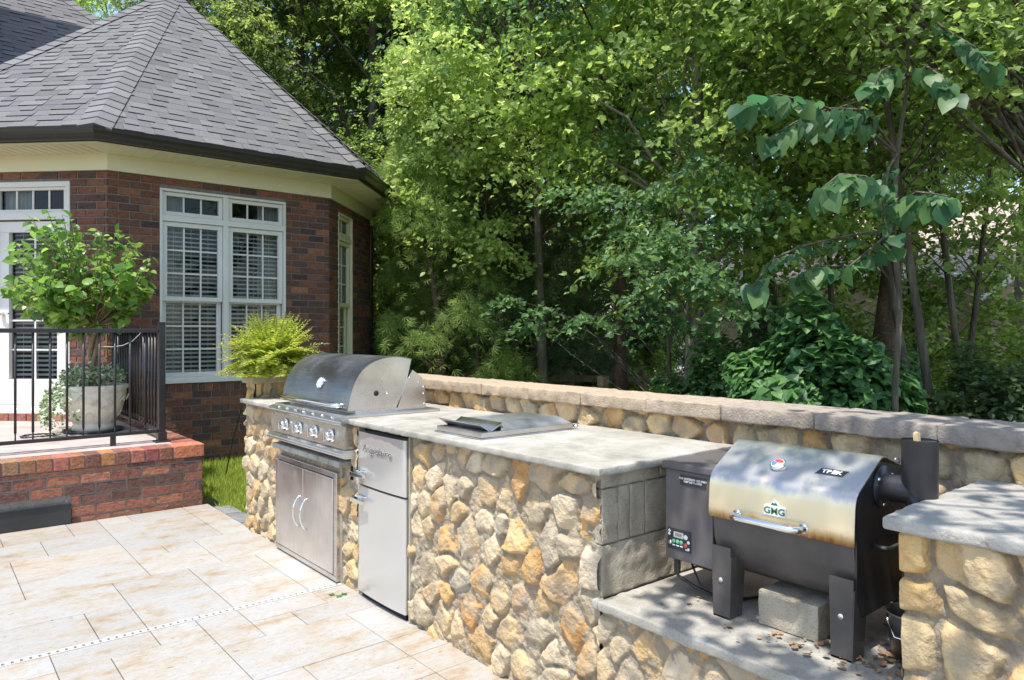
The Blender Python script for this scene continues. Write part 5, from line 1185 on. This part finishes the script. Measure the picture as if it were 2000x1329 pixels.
# blue-green lower sprays in front of the hollow
rs0 = np.random.RandomState(77)
cl_ = []
for (px, py, k) in [(1235,470,7.4),(1290,430,7.3),(1260,520,7.2),(1320,500,7.2),(1350,450,7.0),(1390,520,7.0),(1230,400,7.6),(1300,370,7.3),(1370,370,7.1),(1165,590,7.9),(1035,597,8.6),(1060,590,8.5),(1420,430,6.8),(1410,590,6.9),(1330,570,7.2),(1280,600,7.5),(1440,360,6.9),(1180,380,7.9)]:
    for q in range(2): cl_.append((*P(px+rs0.randn()*34, k+rs0.randn()*.2), PZ(py+rs0.randn()*26, k)))
tree('maple_sapling', 'low maple sapling spreading blue-green sprays in front of the dark hollow', 'tree', P(1320, 7.8), 4.2, 1, 1, .03, 0, 75, .30, .075, 'maple', L['maple_b'], M['bark'], flat=.2, seed=206, clumps=cl_, limbs=60)
tree('dark_trunk_tree', 'tall tree with dark ivy-clad trunk right of the pale maple trunk', 'tree', P(1492, 9.6), 10, 3.4, 2.2, .17, 50, 190, .62, .09, 'maple', L['maple'], M['bark'], 'umbrella', .35, 207, limbs=40, crook=.05)
tree('dark_trunk_tree', 'tall tree with leaning dark trunk above the vine mound', 'tree', P(1700, 8.2), 9, 3.6, 2.0, .14, 42, 190, .6, .09, 'maple', L['maple'], M['bark_red'], 'umbrella', .35, 208, (.5,-.4), limbs=40)
for i, (px, k, lx, ly, lab) in enumerate([(1838, 6.6, -.35, .30, 'slender smooth trunk leaning left, thickest of the slender stems at right'), (1812, 7.4, -.5, .5, 'slender trunk just left of the thickest slender stem'), (1905, 8.2, -.45, .35, 'thin trunk in front of the neighbour roof eave'), (1868, 9.0, .5, -.3, 'thin trunk with open fork right of the slender stems'), (1640, 8.8, -.1, .1, 'thin trunk between the vine mound and the big-leaved branches'), (1545, 8.0, -.3, .25, 'thin leaning trunk behind the left side of the vine mound')]):
    tree('slender_tree', lab, 'tree', P(px, k), 7.8, 2.5, 1.5, .045, 34, 170, .48, .08, 'maple', L['maple'], M['bark'], 'umbrella', .3, 220+i, (lx*1.6, ly*1.6), 'slender trees at the right', limbs=30, crook=.10)
cl_ = []
for i in range(34): k = 9+rs0.rand()*1.5; px = 1560+430*rs0.rand(); cl_.append((*P(px, k), PZ(430+190*rs0.rand(), k)))
tree('maple_sapling', 'thin leafy sapling screening the neighbour house wall', 'tree', P(1790, 10), 4.6, 1, 1, .03, 0, 110, .38, .085, 'maple', L['maple'], M['bark'], flat=.3, seed=240, clumps=cl_, limbs=34)
# near overhanging canopy at the top right
cl_ = []
for i in range(120):
    px = 1480+560*rs0.rand(); py = -160+400*rs0.rand()*(.35+.65*(px-1480)/560); k = 5.0+1.8*rs0.rand(); cl_.append((*P(px, k), PZ(py, k)))
tree('maple_tree', 'maple whose light green leaves hang into the top right corner', 'tree', P(2230, 6.2), 6.5, 1, 1, .11, 0, 60, .34, .078, 'maple', L['maple'], M['bark'], flat=.35, seed=230, clumps=cl_, limbs=70, lean=(-.4,.5))
cl_ = []
for i in range(52):
    a = rs0.rand()*6.283; r = 1.55*math.sqrt(rs0.rand()); cl_.append((1.45+r*math.cos(a), -.60+r*math.sin(a), 4.0+1.6*rs0.rand()))
tree('overhanging_tree', 'tree at the right of the pier whose high limbs shade the smoker and wall', 'tree', (4.1, -2.2), 7, 1, 1, .14, 0, 60, .42, .09, 'maple', L['maple'], M['bark'], flat=.3, seed=231, clumps=cl_, limbs=60, lean=(-1.2,.8))

# big-leaved sapling with hanging leaves
def bigleaf():
    x0, y0 = P(1752, 5.4); rt = empty('broadleaf_sapling', (x0, y0, -.13), 'sapling with large drooping blue-green leaves reaching over the wall', 'tree', None, None, True)
    rs = np.random.RandomState(9); b = B(); o = Vector((x0, y0, -.13))
    W = lambda px, py, k: Vector((*P(px, k), PZ(py, k))) - o
    tr = [W(1752, 960, 5.4), W(1748, 760, 5.4), W(1758, 600, 5.4), W(1745, 450, 5.35), W(1752, 300, 5.3), W(1775, 150, 5.3), W(1770, 0, 5.3), W(1760, -120, 5.4)]
    b.tube(tr, [.026,.024,.022,.019,.016,.013,.010,.006], 8)
    br = [[tr[4], W(1680,240,5.0), W(1600,205,4.7), W(1520,185,4.5), W(1450,200,4.35)], [tr[4], W(1690,215,5.0), W(1620,212,4.8), W(1560,235,4.6), W(1500,270,4.5)],
          [tr[3], W(1745,380,4.9), W(1690,345,4.6), W(1640,340,4.4), W(1600,372,4.3)], [tr[3], W(1760,400,4.8), W(1790,375,4.5), W(1830,380,4.3), W(1852,384,4.2)],
          [tr[3], W(1660,460,5.1), W(1570,480,4.9), W(1510,505,4.8), W(1470,560,4.7)], [tr[5], W(1740,130,5.0), W(1720,140,4.8), W(1705,170,4.7)], [tr[5], W(1810,130,5), W(1840,150,4.8), W(1860,190,4.7)],
          [tr[4], W(1735,330,5.0), W(1725,400,4.8), W(1735,470,4.7)], [tr[3], W(1720,470,5.1), W(1660,520,5.0), W(1590,520,4.9), W(1560,545,4.9)], [tr[5], W(1700,190,5.2), W(1640,210,5.1), W(1600,240,5.0)],
          [tr[6], W(1850,60,5.0), W(1900,90,4.9), W(1940,130,4.8)]]
    C = []; F = []; S = []
    for j, q in enumerate(br):
        b.tube(q, [.012*(1-.75*i/(len(q)-1)) for i in range(len(q))], 6, cap=False)
        Ln = sum((q[i+1]-q[i]).length for i in range(len(q)-1)); n = int(Ln/.030)
        for i in range(n):
            t = .22+.78*(i+rs.rand())/n; s = t*(len(q)-1); k = min(int(s), len(q)-2); p = q[k].lerp(q[k+1], s-k); d = (q[k+1]-q[k]).normalized()
            sd = d.cross(Vector((0,0,1))).normalized()*(1 if i % 2 else -1); C.append(list(p+sd*(.012+.03*rs.rand())+Vector((0,0,-.01-.05*rs.rand())))); F.append(list(sd*(.10+.25*rs.rand()) + d*.45*rs.rand() + Vector((0,0,-1.0))+Vector(rs.randn(3)*.22))); S.append((.118 if j not in (4,7,9) else .062)*(.5+.75*rs.rand()) if t < .93 else .14)
    obj('trunk', b, M['bark'], rt); C = np.array(C); F = np.array(F); N = len(C)
    Nn = np.array([-.5,-.45,.35]) + .5*rs.randn(N, 3); leaves('foliage', C, Nn, F, np.array(S), 'heart', L['big'], rt, True)
bigleaf()

# vine mound and shrubs behind the wall
def mound(name, label, px, k, z0, z1, wd, dp, n, ls, tmpl, leaf, seed, cat='shrub', group=None, pxmin=0):
    rs = np.random.RandomState(seed); x0, y0 = P(px, k); rt = empty(name, (x0, y0, -.13), label, cat, group, None, True)
    v = rs.randn(n, 3); v /= np.linalg.norm(v, axis=1, keepdims=True); v[:, 2] = np.abs(v[:, 2]); lump = 1 + .16*np.sin(v[:, 0]*7+seed)*np.sin(v[:, 1]*6) + .12*np.sin(v[:, 2]*9+v[:, 0]*5)
    r = (1-.38*rs.rand(n)**2)*lump; rx = 0.7694; ry = -.6388
    a = v[:, 0]*wd*r; d = v[:, 1]*dp*r
    C = np.stack([a*.7694+d*.6388, -a*.6388+d*.7694, z0+.13+v[:, 2]*(z1-z0)*r], -1); nn = np.stack([v[:, 0]*.7694+v[:, 1]*.6388, -v[:, 0]*.6388+v[:, 1]*.7694, v[:, 2]], -1)
    if pxmin:
        wx, wy = C[:, 0]+x0, C[:, 1]+y0; ok = 1000 + 1410*(.7694*wx-.6388*wy)/(.6388*wx+.7694*wy) > pxmin; C, nn = C[ok], nn[ok]; n = len(C)
    b = B()
    for i in range(26):
        c = Vector(C[i]); b.tube([Vector((c.x*.15, c.y*.15, .0)), Vector((c.x*.5, c.y*.5, c.z*.65)), c], [.014,.008,.003], 5, cap=False)
    obj('stems', b, M['bark'], rt)
    leaves('foliage', C, nn*.7+np.array([0,0,.5])+.4*rs.randn(n, 3), rs.randn(n, 3)+np.array([0,0,-.6]), ls*(.6+.8*rs.rand(n)), tmpl, leaf, rt); return rt
mound('vine_mound', 'dense mound of green vines spilling behind the wall right of centre', 1590, 6.0, .2, 1.50, .74, .6, 9000, .085, 'heart', L['vine'], 301, 'vine')
mound('shrub', 'blue-green leafy shrub left of the vine mound at the foot of the pale maple', 1400, 7.2, .0, 1.25, .62, .5, 6500, .075, 'maple', L['maple_b'], 302)
mound('shrub', 'small-leaved bush climbing above the vine mound', 1500, 7.6, .3, 1.75, .55, .5, 5500, .06, 'oval', L['vine'], 303)
mound('shrub', 'dark shrub under the slender trunks by the right edge', 1930, 6.4, .0, 1.12, .75, .5, 7000, .075, 'oval', L['dark'], 304)
mound('shrub', 'dark low shrub between the vine mound and the slender trunks', 1745, 7.6, -.1, 1.15, .55, .5, 5000, .07, 'oval', L['vine'], 305)
mound('shrub', 'dark evergreen shrub beside the house corner', 760, 12.0, -.1, 2.1, .7, .6, 6500, .10, 'spray', L['dark'], 306, pxmin=726)
mound('shrub', 'green understory shrub left under the cedar', 840, 12.6, -.1, 1.6, .9, .6, 7000, .09, 'oval', L['maple_b'], 307, pxmin=726)
mound('shrub', 'sunlit yellow-green shrub seen through the gap beside the reddish trunk', 1268, 17, -.1, 1.55, .62, .6, 5000, .10, 'oval', L['bright'], 308)
mound('shrub', 'shaded understory shrub at the back of the dark hollow', 1060, 15, -.1, 2.2, 1.6, .8, 9000, .13, 'bunch', L['dark'], 309)
mound('shrub', 'tall bush in front of the neighbour house wall at right', 1960, 9.5, -.1, 1.9, .9, .7, 4500, .09, 'oval', L['far'], 310)
mound('shrub', 'bush in front of the neighbour house wall between the slender trunks', 1760, 11, -.1, 1.9, 1.0, .7, 4200, .09, 'oval', L['far'], 311)
mound('shrub', 'bush behind the vine mound in front of the neighbour house', 1590, 11, -.1, 2.3, 1.0, .7, 6500, .09, 'oval', L['far'], 312)
o = None
